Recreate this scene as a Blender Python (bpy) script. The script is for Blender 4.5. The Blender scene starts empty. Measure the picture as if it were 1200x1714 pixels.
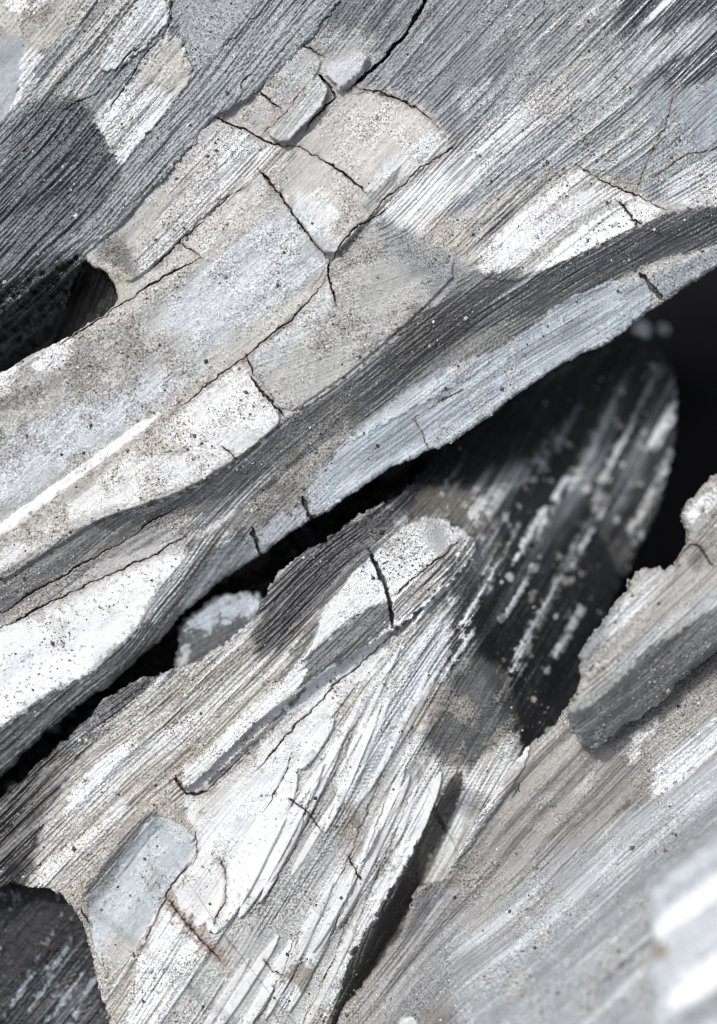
import bpy, math, random, time
import numpy as np
T0 = time.time()
C = bpy.context.scene

# ------------------------------------------------------------------ scale, camera, light
S = 0.02            # metres per unit; the traced outlines use 100 units per... 1 unit = 100 trace steps
D = 40.0            # camera distance in units
G = 1.25             # mesh spacing in trace steps

cam = bpy.data.cameras.new('camera'); co = bpy.data.objects.new('camera', cam)
C.collection.objects.link(co); C.camera = co
co.location = (0, 0, D*S)
cam.sensor_fit = 'VERTICAL'; cam.sensor_height = 36
cam.lens = 36*D/17.14
cam.clip_start = 0.01; cam.clip_end = 100
cam.dof.use_dof = True
cam.dof.focus_distance = (D+.15)*S
cam.dof.aperture_fstop = (cam.lens*1e-3)/(2.0*S)

SUN_EL, SUN_AZ = 56, 130      # azimuth measured anticlockwise from +X : the sun stands to the upper left
w = bpy.data.worlds.new('World'); C.world = w; w.use_nodes = True
nt = w.node_tree; bg = nt.nodes['Background']
sky = nt.nodes.new('ShaderNodeTexSky'); sky.sky_type = 'NISHITA'; sky.sun_disc = False
sky.sun_elevation = math.radians(SUN_EL)
sky.sun_rotation = math.radians(90-SUN_AZ)
sky.dust_density = 4.0; sky.ozone_density = 0.6; sky.air_density = 1.0
hs = nt.nodes.new('ShaderNodeHueSaturation'); hs.inputs['Saturation'].default_value = .42
nt.links.new(sky.outputs[0], hs.inputs['Color']); nt.links.new(hs.outputs[0], bg.inputs[0]); bg.inputs[1].default_value = 0.15
sl = bpy.data.lights.new('sun', 'SUN'); so = bpy.data.objects.new('sun', sl); C.collection.objects.link(so)
sl.energy = 2.6; sl.angle = math.radians(4); sl.color = (1, .985, .97)
so.location = (-.2, .2, .6)
from mathutils import Vector
sd = Vector((math.cos(math.radians(SUN_AZ))*math.cos(math.radians(SUN_EL)), math.sin(math.radians(SUN_AZ))*math.cos(math.radians(SUN_EL)), math.sin(math.radians(SUN_EL))))
so.rotation_euler = sd.to_track_quat('Z', 'Y').to_euler()
C.view_settings.view_transform = 'Standard'; C.view_settings.look = 'None'
C.view_settings.exposure = 0.12; C.view_settings.gamma = 1
C.view_settings.use_curve_mapping = False
C.cycles.max_bounces = 5; C.cycles.filter_width = 1.05

# ------------------------------------------------------------------ numeric tools
def lin(c):
    c = np.array(c, float)/255
    c = (c.mean()+.62*(c-c.mean()))*np.array((.985, 1, 1.012)); c = c-.32*np.maximum(0, c-.82)
    return np.where(c < .04045, c/12.92, ((c+.055)/1.055)**2.4)*0.80
def sst(a, b, x):
    t = np.clip((x-a)/(b-a), 0, 1); return t*t*(3-2*t)
def vnoise(shape, cell, rng):
    h, w_ = shape
    if cell <= 1.01: return rng.standard_normal(shape).astype(np.float32)
    gh, gw = int(h/cell)+3, int(w_/cell)+3
    g = rng.standard_normal((gh, gw)).astype(np.float32)
    y = np.arange(h)/cell; x = np.arange(w_)/cell
    yi = y.astype(int); xi = x.astype(int)
    fy = (y-yi)[:, None]; fx = (x-xi)[None, :]
    fy = fy*fy*(3-2*fy); fx = fx*fx*(3-2*fx)
    a = g[yi][:, xi]; b = g[yi][:, xi+1]; c = g[yi+1][:, xi]; d = g[yi+1][:, xi+1]
    return ((a*(1-fx)+b*fx)*(1-fy)+(c*(1-fx)+d*fx)*fy).astype(np.float32)
def norm(a): return (a-a.mean())/(a.std()+1e-6)
def fbm(shape, cell, rng, octs=4, gain=.55):
    o = 0; k = 1
    for i in range(octs):
        o = o+k*vnoise(shape, max(cell, 1), rng); cell /= 2; k *= gain
        if cell < 1: break
    return norm(o)
def lic(theta, fields, h, L):
    H, W = theta.shape
    ct = (np.cos(theta)*h).astype(np.float32).ravel(); stt = (-np.sin(theta)*h).astype(np.float32).ravel()
    yy, xx = np.mgrid[0:H, 0:W].astype(np.float32)
    acc = [f.copy().ravel() for f in fields]
    fl = [f.ravel() for f in fields]
    for sg in (1, -1):
        x = xx.ravel().copy(); y = yy.ravel().copy(); idx = np.arange(H*W)
        for i in range(L):
            x += sg*ct[idx]; y += sg*stt[idx]
            # reflect-free wrap keeps the statistics even at the window border
            xi = np.rint(x).astype(np.int32) % W; yi = np.rint(y).astype(np.int32) % H
            idx = yi*W+xi
            wgt = .5+.5*math.cos(math.pi*(i+1)/(L+1))
            for k in range(len(fl)): acc[k] += wgt*fl[k][idx]
    return [norm(a.reshape(H, W)) for a in acc]
def seg_dist(X, Y, pts, closed):
    P = np.array(pts, np.float32)
    n = len(P); best = np.full(X.shape, 1e9, np.float32); tt = np.zeros(X.shape, np.float32)
    inside = np.zeros(X.shape, bool)
    L = [0]
    for i in range(n-1): L.append(L[-1]+float(np.hypot(*(P[i+1]-P[i]))))
    side = np.zeros(X.shape, np.float32)
    for i in range(n if closed else n-1):
        a = P[i]; b = P[(i+1) % n]; d = b-a; l2 = float(d@d)+1e-9
        t = np.clip(((X-a[0])*d[0]+(Y-a[1])*d[1])/l2, 0, 1)
        dx = X-a[0]-t*d[0]; dy = Y-a[1]-t*d[1]
        q = dx*dx+dy*dy
        m = q < best
        best = np.where(m, q, best)
        if closed:
            c = (a[1] > Y) != (b[1] > Y)
            with np.errstate(divide='ignore', invalid='ignore'):
                xi = a[0]+(Y-a[1])*d[0]/(d[1] if abs(d[1]) > 1e-9 else 1e-9)
            inside ^= c & (X < xi)
        else:
            tt = np.where(m, (L[i]+t*math.sqrt(l2))/max(L[-1], 1e-6), tt)
            side = np.where(m, np.sign(d[0]*(Y-a[1])-d[1]*(X-a[0])), side)
    best = np.sqrt(best)
    if closed: return np.where(inside, best, -best)
    return best, tt, side
def smooth(pts, closed=True, it=1):
    P = [tuple(p) for p in pts]
    for _ in range(it):
        Q = []; n = len(P)
        def cut(a, b): return min(.25, 16/(math.hypot(a[0]-b[0], a[1]-b[1])+1e-6))
        if not closed: Q.append(P[0])
        for i in range(n if closed else n-1):
            a = P[i]; b = P[(i+1) % n]
            e = cut(a, b); Q.append((a[0]*(1-e)+b[0]*e, a[1]*(1-e)+b[1]*e)); Q.append((a[0]*e+b[0]*(1-e), a[1]*e+b[1]*(1-e)))
        if not closed: Q.append(P[-1])
        P = Q
    return P

# ------------------------------------------------------------------ material
def rock_material(name, rough=.52, spec=.1, bump=.5, grain=1.0):
    m = bpy.data.materials.new(name); m.use_nodes = True
    t = m.node_tree; N = t.nodes; K = t.links
    b = N['Principled BSDF']
    at = N.new('ShaderNodeAttribute'); at.attribute_name = 'mineral'
    tx = N.new('ShaderNodeAttribute'); tx.attribute_name = 'texture'
    sp = N.new('ShaderNodeSeparateColor'); K.new(tx.outputs['Color'], sp.inputs[0])
    tc = N.new('ShaderNodeTexCoord')
    def noise(scale, det=2, rg=.6):
        n = N.new('ShaderNodeTexNoise'); n.inputs['Scale'].default_value = scale; n.inputs['Detail'].default_value = det
        n.inputs['Roughness'].default_value = rg; K.new(tc.outputs['Object'], n.inputs['Vector']); return n.outputs['Fac']
    def mr(x, a, b_, c, d):
        n = N.new('ShaderNodeMapRange'); n.inputs[1].default_value = a; n.inputs[2].default_value = b_
        n.inputs[3].default_value = c; n.inputs[4].default_value = d; K.new(x, n.inputs[0]); return n.outputs[0]
    def math_(op, x, y):
        n = N.new('ShaderNodeMath'); n.operation = op
        for i, v in enumerate((x, y)):
            if isinstance(v, (int, float)): n.inputs[i].default_value = v
            else: K.new(v, n.inputs[i])
        return n.outputs[0]
    n1 = noise(1500, 3, .7); n2 = noise(420, 4, .65)
    # crystals: dark and bright grains, as strong as the texture attribute says
    g1 = mr(n1, .32, .68, -.72*grain, .72*grain); g2 = mr(n2, .3, .7, -.16, .16)
    g = math_('MULTIPLY', math_('ADD', g1, g2), sp.outputs[0])
    dark = mr(noise(850, 2, .5), .60, .65, 0, -.8)
    g = math_('ADD', g, math_('MULTIPLY', dark, sp.outputs[1]))
    f = math_('MAXIMUM', math_('ADD', g, 1.0), .08)
    vm = N.new('ShaderNodeVectorMath'); vm.operation = 'SCALE'; K.new(at.outputs['Color'], vm.inputs[0]); K.new(f, vm.inputs['Scale'])
    mn = N.new('ShaderNodeVectorMath'); mn.operation = 'MINIMUM'; K.new(vm.outputs[0], mn.inputs[0]); mn.inputs[1].default_value = (.78, .78, .78)
    K.new(mn.outputs[0], b.inputs['Base Color'])
    K.new(math_('SUBTRACT', mr(n2, .3, .7, rough-.1, rough+.14), math_('MULTIPLY', sp.outputs[2], .24)), b.inputs['Roughness'])
    K.new(mr(sp.outputs[2], 0, 1, spec, spec+.5), b.inputs['Specular IOR Level'])
    bp = N.new('ShaderNodeBump'); bp.inputs['Strength'].default_value = bump; bp.inputs['Distance'].default_value = .0006
    hh = math_('MULTIPLY', math_('ADD', n1, math_('MULTIPLY', n2, .6)), math_('ADD', sp.outputs[0], .15))
    K.new(hh, bp.inputs['Height']); K.new(bp.outputs[0], b.inputs['Normal'])
    return m
M_ROCK = rock_material('layered_rock')
M_DARK = rock_material('graphite_rock', rough=.7, spec=.03, bump=.6)

# ------------------------------------------------------------------ a block of layered rock
CH = dict(f=0, m=1, c=2)
class Rock:
    """A rock whose cleavage face is a dense relief: outline, bends, mineral layers, cracks."""
    def __init__(s, outline, flow, seed, z0=0.0, base=(170, 165, 158), wob=3.0, tilt=(0, 0), pivot=(600, 857), G_=None):
        s.G = G_ or G
        s.out = outline; s.z0 = z0; s.rng = np.random.default_rng(seed)
        P = np.array(outline); x0, y0 = P.min(0)-14; x1, y1 = P.max(0)+14
        s.X, s.Y = np.meshgrid(np.arange(x0, x1, s.G, dtype=np.float32), np.arange(y0, y1, s.G, dtype=np.float32))
        sh = s.X.shape; s.sh = sh
        th = np.zeros(sh, np.float32); ws = np.zeros(sh, np.float32)
        for (fx, fy, a) in flow:
            k = 1/((s.X-fx)**2+(s.Y-fy)**2+900)**1.3
            th += k*math.radians(a); ws += k
        s.th = th/ws+.035*fbm(sh, 260/s.G, s.rng, 3)
        s.i1 = fbm(sh, 8/s.G, s.rng, 3); s.i2 = fbm(sh, 40/s.G, s.rng, 4); s.i3 = fbm(sh, 220/s.G, s.rng, 4)
        s.col = np.ones(sh+(3,), np.float32)*lin(base); s.z = np.zeros(sh, np.float32)
        s.z += (s.X-pivot[0])/100*tilt[0]+(s.Y-pivot[1])/100*tilt[1]
        s.gr = np.full(sh, .8, np.float32); s.dk = np.full(sh, .35, np.float32); s.st = np.full(sh, 1., np.float32)
        s.wob = wob; s.parts = []; s.pend = []
    def turn(s, poly, ang, soft=15):
        d = seg_dist(s.X, s.Y, poly, True); a = sst(-soft, soft, d); s.th = s.th*(1-a)+math.radians(ang)*a
    def streaks(s):
        g = s.G
        n = vnoise(s.sh, max(3.2/g, 1.0), s.rng); n_ = vnoise(s.sh, max(2.2/g, 1), s.rng)
        s.f, s.f2 = lic(s.th, [n, n_], 1.8/g, 34)
        def hp(a, q):
            b = sum(np.roll(np.roll(a, i*q, 0), j*q, 1) for i in (-1, 0, 1) for j in (-1, 0, 1))/9
            return norm(a-.85*b)
        s.f = hp(s.f, 2); s.f2 = hp(s.f2, 2)
        n = vnoise(s.sh, 8/g, s.rng)+.5*vnoise(s.sh, 4/g, s.rng)
        s.m, = lic(s.th, [n], 5/g, 26)
        n = vnoise(s.sh, 18/g, s.rng); n_ = vnoise(s.sh, 40/g, s.rng)
        s.c, s.w = lic(s.th, [n, n_], 9/g, 26)
    def win(s, pts, pad):
        P = np.array(pts); g = s.G
        i0 = int(max(0, (P[:, 1].min()-pad-s.Y[0, 0])/g)); i1 = int(min(s.sh[0], (P[:, 1].max()+pad-s.Y[0, 0])/g+2))
        j0 = int(max(0, (P[:, 0].min()-pad-s.X[0, 0])/g)); j1 = int(min(s.sh[1], (P[:, 0].max()+pad-s.X[0, 0])/g+2))
        return slice(i0, max(i1, i0+1)), slice(j0, max(j1, j0+1))
    def patch(s, poly, col=None, soft=2, rag=4, dz=0, alt=None, ch='m', thr=0, sharp=.35, altz=0, a=1, gr=None, dk=None, st=None, iso=2, tilt=None, round_=0, sm=1):
        rag *= .6
        if sm: poly = smooth(poly, True, sm)
        W = s.win(poly, soft+rag*3+6); X = s.X[W]; Y = s.Y[W]
        d = seg_dist(X, Y, poly, True)
        e = d+rag*(.75*s.m[W]+.45*s.f[W])+iso*s.i1[W]
        al = sst(-soft, soft, e)*a
        if col is not None:
            c = lin(col)[None, None, :]*np.ones(X.shape+(1,))
            if alt is not None:
                k = sst(thr-sharp, thr+sharp, getattr(s, ch)[W]+.25*s.f[W])
                c = c*(1-k[..., None])+lin(alt)*k[..., None]
                s.z[W] += al*altz*k
            s.col[W] = s.col[W]*(1-al[..., None])+c*al[..., None]
        for nm, v in (('gr', gr), ('dk', dk), ('st', st)):
            if v is not None: q = getattr(s, nm); q[W] = q[W]*(1-al)+v*al
        if dz: s.z[W] += dz*sst(-max(soft, 1.5), max(soft, 1.5)+round_, d+iso*.6*s.i1[W]+rag*.25*s.m[W])
        if tilt is not None:
            P = np.array(poly); cx, cy = P.mean(0)
            s.z[W] += sst(-2, 3, d)*((X-cx)/100*tilt[0]+(Y-cy)/100*tilt[1])
    def bend(s, line, slope, width, side=1, rnd=6, wob=1.0, ends=False):
        """past the line (on its right hand side when drawn in image space) the face turns down"""
        line = smooth(line, False, 1)
        d, t, sg = seg_dist(s.X, s.Y, line, False)
        x = np.maximum(0, d*np.where(sg*side > 0, 1, -1)+wob*s.i1+2*wob*s.m)
        x = np.minimum(x, width)
        if ends: x = x*sst(0, .12, t)*sst(0, .12, 1-t)
        s.z -= slope*(np.sqrt(x*x+rnd*rnd)-rnd)/100
    def crack(s, line, wd=3.5, dep=.35, col=(58, 46, 38), halo=7, ha=.35, jag=.9, taper=.12):
        line = smooth(line, False, 1)
        W = s.win(line, wd+halo+14); X = s.X[W]; Y = s.Y[W]
        d, t, _ = seg_dist(X+jag*s.i1[W]+1.5*s.i2[W], Y+jag*np.roll(s.i1, 7, 1)[W]+1.0*np.roll(s.i2, 9, 0)[W], line, False)
        tp = np.clip(np.minimum(t, 1-t)/taper, .25, 1)*np.clip(1+.35*s.i2[W], .3, 1.8)
        hw = np.maximum(wd*.25*tp, .25)
        k = 1-sst(hw*.5, hw+.8, d)
        s.z[W] -= np.minimum(.45*dep, .07+.025*wd)*k*np.clip(tp, 0, 1)
        h = ha*(1-sst(0, halo, d+1.5*s.i1[W]))
        cc = lin((150, 122, 98))
        s.col[W] = s.col[W]*(1-h[..., None])+np.minimum(s.col[W], cc)*h[..., None]
        s.col[W] = s.col[W]*(1-.85*k[..., None])+lin(col)*.85*k[..., None]
    def stain(s, amt=.25, col=(168, 155, 138), thr=.7):
        amt *= .7
        lum = sst(.08, .35, s.col.mean(-1))
        k = sst(thr, thr+1.2, s.i3+.6*s.i2+.3*s.i1)*amt*lum
        s.col *= (1-k[..., None]); s.col += lin(col)*k[..., None]
        k = sst(.9, 1.8, s.i2+.5*s.i1+.3*s.m)*amt*.8*lum
        c2 = lin(np.array(col)*.72)
        s.col *= (1-k[..., None]); s.col += c2*k[..., None]
    def part(s, name, poly, label=None): s.parts.append((name, poly, label))
    def finish(s, name, label, cat, group=None, mat=None, wall=3.5, edge=6, deep=3.0, micro=1.0, rest='face', relief=1.0, sheen=.8, streak=1.0, spots=.5, facets=0.0):
        sh = s.sh; mat = mat or M_ROCK
        mod = np.clip(.8+.3*s.i2+.2*s.i3, .25, 1.3); s.gr *= mod; s.dk *= np.clip(.8+.5*s.i2, .1, 1.5)
        # small relief: cleavage striae, grains, slow undulation, splintered steps
        st = s.st*streak
        s.big = s.z.copy()
        s.z += st*(.0055*s.f+.005*s.f2+.005*s.m)*micro+(.010*s.c*np.clip(st, .1, 1)+.016*s.w+.03*s.i3)*relief
        q = np.floor(s.m*1.3+.6*s.f); s.z += .0035*q*st*micro
        s.z += s.gr*.005*s.i1*micro+.008*s.i2
        pits = sst(2.0, 2.6, s.i1+.3*s.f)*spots; s.z -= .05*pits*np.clip(s.gr, .2, 1)
        lines = sst(1.1, 1.9, -s.f)*.5*np.clip(st, 0, 1)+sst(1.5, 2.2, -s.m)*.35*np.clip(st, 0, 1)
        # striae are toned darker in their grooves, paler on their ribs
        tone = 1+st*(.075*s.f+.08*s.f2+.03*s.m)+.05*s.i1*s.gr+.05*s.i2
        s.col *= np.clip(tone-.10*lines, .25, 1.8)[..., None]
        s.col = s.col*(1-.55*pits[..., None])+lin((70, 58, 48))*.55*pits[..., None]
        nn = vnoise(sh, max(1.7/s.G, 1), s.rng)
        kk = sst(1.75, 2.5, .8*s.f+.75*nn)*(.10+.5*np.clip(st, 0, 1.2))*.8  # sparkle painted into the colour as pale flecks along the striae
        s.col = s.col*(1-kk[..., None])+(s.col*.4+lin((225, 225, 225))*.6)*kk[..., None]
        s.col = np.clip(s.col, .004, .74)
        d = seg_dist(s.X, s.Y, smooth(s.out, True, 1), True)+s.wob*(.5*s.i1+.9*s.i2)
        r = np.clip(edge-d, 0, edge); s.z -= (edge-np.sqrt(np.maximum(edge*edge-r*r, 0)))/100*1.1
        tw = np.clip(-d/wall, 0, 1); s.z -= tw*deep
        d0 = seg_dist(s.X, s.Y, smooth(s.out, True, 2), True); gy, gx = np.gradient(d0, s.G)
        und = tw*deep*100*.16
        keep = d > -wall*1.6
        k = (D-s.z0-np.maximum(s.big, -9))/D
        V = np.stack([(s.X+gx*und-600)/100*k*S, (857-s.Y-gy*und)/100*k*S, (s.z+s.z0)*S], -1)
        H, Wd = sh; I = np.arange(H*Wd).reshape(H, Wd)
        fk = keep[:-1, :-1] & keep[1:, :-1] & keep[:-1, 1:] & keep[1:, 1:]
        ok = (np.abs(s.X-600) < 690) & (np.abs(s.Y-857) < 945); fk &= ok[:-1, :-1]
        F = np.stack([I[:-1, :-1], I[1:, :-1], I[1:, 1:], I[:-1, 1:]], -1)
        root = bpy.data.objects.new(name, None); C.collection.objects.link(root)
        ii = np.argwhere(fk); cy, cx = ii.mean(0).astype(int)
        base = Vector(V[cy, cx]) - Vector((0, 0, .4*S)); root.location = base; root.empty_display_size = .01
        root['kind'] = 'thing'; root['label'] = label; root['category'] = cat
        if group: root['group'] = group
        lab = np.zeros(fk.shape, int)
        Xf = s.X[:-1, :-1]; Yf = s.Y[:-1, :-1]
        for n_, (pn, poly, lb) in enumerate(s.parts):
            di = seg_dist(Xf, Yf, poly, True); lab[(di > 0) & (lab == 0)] = n_+1
        tex = np.stack([np.clip(s.gr, 0, 1), np.clip(s.dk, 0, 1), np.clip(s.st*sheen, 0, 1), np.ones(sh)], -1)
        colr = np.concatenate([s.col, np.ones(sh+(1,))], -1)
        for n_ in range(len(s.parts)+1):
            sel = fk & (lab == n_)
            if sel.sum() < 12: continue
            f = F[sel]; u, inv = np.unique(f.ravel(), return_inverse=True)
            pn = rest if n_ == 0 else s.parts[n_-1][0]
            me = bpy.data.meshes.new(pn)
            vv = V.reshape(-1, 3)[u]-np.array(base)
            nf = len(f)
            me.vertices.add(len(u)); me.vertices.foreach_set('co', vv.astype(np.float32).ravel())
            me.loops.add(nf*4); me.loops.foreach_set('vertex_index', inv.astype(np.int32))
            me.polygons.add(nf); me.polygons.foreach_set('loop_start', np.arange(0, nf*4, 4, dtype=np.int32))
            me.polygons.foreach_set('loop_total', np.full(nf, 4, np.int32))
            me.update(calc_edges=True)
            for an, arr in (('mineral', colr), ('texture', tex)):
                ca = me.attributes.new(an, 'FLOAT_COLOR', 'POINT'); ca.data.foreach_set('color', arr.reshape(-1, 4)[u].astype(np.float32).ravel())
            me.polygons.foreach_set('use_smooth', np.ones(nf, bool))
            me.materials.append(mat)
            o = bpy.data.objects.new(pn, me); C.collection.objects.link(o); o.parent = root
            if n_ and s.parts[n_-1][2]: o['label'] = s.parts[n_-1][2]
        s.V = V; s.keep = keep
        print('built', name, len(ii), '%.1fs' % (time.time()-T0))
        return root

# colours (as the dry mineral looks in full daylight)
WH = (236, 236, 236); OW = (214, 212, 208); LT = (196, 192, 186); TAN = (180, 172, 160); BR = (150, 134, 114)
MG = (140, 142, 143); DG = (98, 100, 102); CH_ = (66, 69, 74); BK = (38, 39, 43); BL = (160, 170, 178)
exec_order = []

# ------------------------------------------------------------------ bedrock behind everything
def bedrock():
    rng = np.random.default_rng(3); n = 140
    xs = np.linspace(-16, 16, n); X, Y = np.meshgrid(xs, xs)
    Z = -12+.5*fbm((n, n), 30, rng, 4)
    me = bpy.data.meshes.new('ground'); V = np.stack([X, Y, Z], -1).reshape(-1, 3)*S
    I = np.arange(n*n).reshape(n, n); F = np.stack([I[:-1, :-1], I[:-1, 1:], I[1:, 1:], I[1:, :-1]], -1).reshape(-1, 4)
    me.from_pydata(V.tolist(), [], F.tolist()); me.update()
    me.polygons.foreach_set('use_smooth', [True]*len(me.polygons))
    for an, v in (('mineral', (.006, .006, .007, 1)), ('texture', (.5, .3, 0, 1))):
        ca = me.attributes.new(an, 'FLOAT_COLOR', 'POINT'); ca.data.foreach_set('color', np.tile(v, n*n).astype(np.float32))
    me.materials.append(M_DARK)
    o = bpy.data.objects.new('ground', me); o['kind'] = 'structure'; C.collection.objects.link(o)
bedrock()

# ================================================================== A : dark ribbed slab, upper left
A = Rock([(-90, -90), (640, -90), (563, 2), (506, 74), (436, 151), (358, 197), (336, 222), (296, 270), (246, 326), (197, 381), (156, 420), (133, 446), (118, 500), (100, 560), (60, 640), (-90, 760)],
         [(0, 0, 50), (300, 100, 50), (100, 200, 52), (60, 300, 47), (450, 100, 50), (100, 420, 42), (0, 560, 35), (200, 350, 50)], 11, z0=.05, base=(128, 133, 136))
A.streaks()
A.st[:] = 1.25
A.patch([(285, -60), (600, -60), (556, 0), (440, 130), (340, 190), (250, 300), (150, 405), (180, 330), (270, 250), (328, 130), (300, 60)], (146, 152, 156), soft=8, rag=6, alt=(128, 133, 137), gr=.9, dk=.4)
A.patch([(300, -60), (440, -60), (425, 10), (330, 125), (300, 60)], (152, 156, 159), soft=4, rag=2, st=.15, gr=1, dk=.5)
A.patch([(-90, -90), (170, -90), (140, 10), (100, 60), (75, 85), (50, 100), (-90, 90)], (184, 176, 162), soft=4, rag=4, alt=(150, 138, 122), ch='i2', thr=.5, st=.3)
A.patch([(-90, 70), (30, 58), (42, 80), (38, 130), (18, 190), (-90, 290)], (158, 162, 166), soft=2.5, rag=2, st=.08, gr=.35, dk=.1)
A.patch([(42, 78), (76, 86), (60, 115), (36, 150), (18, 200), (-60, 300), (-90, 300), (18, 195)], (205, 205, 202), soft=3, rag=3, st=.6)
A.patch([(150, 0), (290, -60), (285, 20), (210, 100), (160, 130), (150, 170), (100, 190), (30, 260), (-60, 420), (-90, 300), (20, 200), (60, 140), (100, 100)], (118, 119, 118), soft=5, rag=7, alt=(172, 170, 164), thr=.25, st=1.5)
A.patch([(120, -90), (210, -90), (120, 60), (80, 90), (95, 40)], (176, 170, 160), soft=6, rag=8, a=.8)
A.patch([(-90, 300), (60, 160), (135, 165), (165, 205), (205, 275), (190, 330), (120, 400), (-90, 560)], (80, 88, 96), soft=4, rag=7, alt=(104, 111, 117), thr=.6, st=1.5)
A.patch([(70, 175), (140, 168), (165, 205), (195, 268), (130, 330), (20, 350), (-30, 400), (-20, 320)], (54, 60, 67), soft=6, rag=8, a=.75)
A.patch([(165, 188), (225, 130), (290, 42), (308, 75), (326, 128), (262, 208), (200, 275), (158, 206)], (206, 206, 204), soft=2, rag=3, alt=(170, 168, 164), thr=.7, dz=.05, st=1.1)
A.patch([(235, 110), (290, 45), (308, 75), (326, 128), (290, 165), (255, 140), (215, 160)], (186, 180, 168), soft=5, rag=5, st=.4, dk=.6)
A.patch([(158, 206), (215, 140), (222, 150), (176, 222)], (226, 226, 226), soft=1.5, rag=2, st=.3)
A.patch([(190, 262), (250, 200), (290, 160), (245, 225), (202, 275)], (222, 223, 224), soft=3, rag=5)
A.patch([(164, 112), (200, 50), (240, -10), (282, 0), (287, 28), (255, 70), (215, 105), (178, 124)], (202, 205, 207), soft=1.5, rag=2, alt=(160, 162, 164), thr=.9, dz=.06, st=.9)
A.patch([(10, -5), (48, -5), (42, 22), (18, 22)], (222, 221, 218), soft=2, rag=3)
A.patch([(60, -5), (85, -5), (62, 24), (50, 26)], (226, 226, 224), soft=2, rag=3)
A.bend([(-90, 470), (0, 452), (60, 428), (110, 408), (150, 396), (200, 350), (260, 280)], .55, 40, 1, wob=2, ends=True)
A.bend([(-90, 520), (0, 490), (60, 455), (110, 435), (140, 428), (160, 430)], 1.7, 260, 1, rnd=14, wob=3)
A.patch([(-90, 500), (0, 476), (60, 446), (108, 428), (140, 424), (150, 470), (90, 640), (-90, 800)], (46, 46, 47), soft=16, rag=6, a=.9, alt=(66, 68, 70), thr=.9, st=1.3, gr=1, dk=.6)  # shade of the down-turned underside put into its colour
A.crack([(285, -40), (288, 30), (278, 55), (245, 90), (200, 160), (165, 205)], 2.2, .12, halo=3, ha=.2)
A.crack([(245, 75), (205, 105), (170, 150), (100, 190)], 2.5, .14, halo=3, ha=.2)
A.crack([(500, -60), (430, 30), (370, 85)], 1.8, .08, halo=3, ha=.1)
A.crack([(420, 125), (400, 140), (408, 150)], 3, .1)
A.stain(.3)
A.part('spar_vein', [(165, 188), (225, 130), (290, 42), (308, 75), (326, 128), (262, 208), (200, 275), (158, 206)], 'pale ribbed spar panel')
A.part('spar_vein', [(164, 112), (200, 50), (240, -10), (282, 0), (287, 28), (255, 70), (215, 105), (178, 124)], 'small pale ribbed spar lobe')
A.part('underside', [(-90, 515), (0, 488), (60, 452), (110, 432), (150, 424), (150, 470), (90, 650), (-90, 800)], 'underside of the slab, painted black for its shade')
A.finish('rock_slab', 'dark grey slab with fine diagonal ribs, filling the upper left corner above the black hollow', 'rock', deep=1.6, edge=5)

# dark facet inside the hollow
N_ = Rock([(120, 430), (150, 440), (178, 455), (192, 480), (205, 512), (150, 560), (80, 600), (40, 640), (30, 560), (90, 500)],
          [(100, 500, 70), (180, 480, 70)], 12, z0=-.7, base=(38, 37, 36), tilt=(.9, -.3), pivot=(190, 480))
N_.streaks(); N_.stain(.15)
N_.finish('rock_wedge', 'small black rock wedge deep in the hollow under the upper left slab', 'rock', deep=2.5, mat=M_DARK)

# ================================================================== B : great pale slab
B = Rock([(540, -90), (480, 60), (415, 130), (335, 175), (275, 245), (225, 300), (170, 360), (130, 398), (135, 436), (175, 452), (190, 480), (196, 508), (150, 540), (100, 572), (60, 586), (0, 622), (-90, 664), (-90, 1370),
          (0, 1302), (60, 1242), (110, 1202), (150, 1166), (190, 1144), (235, 1100), (280, 1062), (300, 1036), (345, 990), (420, 942), (470, 906), (520, 871), (575, 836), (640, 795), (700, 762), (740, 748), (800, 710), (860, 665), (930, 617), (985, 590), (1045, 556), (1090, 518), (1120, 498), (1160, 470), (1200, 446), (1300, 400), (1300, -90)],
         [(150, 500, 35), (0, 700, 36), (300, 560, 36), (250, 700, 38), (100, 850, 38), (450, 520, 42), (400, 700, 38), (300, 300, 50), (450, 200, 50), (600, 80, 50), (600, 250, 45), (700, 350, 45), (900, 100, 49), (1100, 60, 50), (1150, 200, 50), (900, 350, 42), (1150, 320, 30),
          (700, 560, 36), (1000, 430, 25), (900, 520, 32), (1150, 400, 27), (550, 720, 38), (650, 740, 32), (430, 820, 42), (250, 860, 20), (120, 940, 38), (330, 930, 58), (420, 880, 50), (250, 1050, 55), (150, 1130, 35), (50, 1220, 40), (100, 1050, 30)], 21, z0=0, base=(182, 176, 167), wob=1.6)
B.turn([(560, 430), (620, 370), (740, 410), (800, 455), (700, 530), (540, 660), (470, 690), (410, 600), (545, 460)], 20)
B.streaks()
B.st[:] = .18; B.gr[:] = .85
i = B.patch
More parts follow.
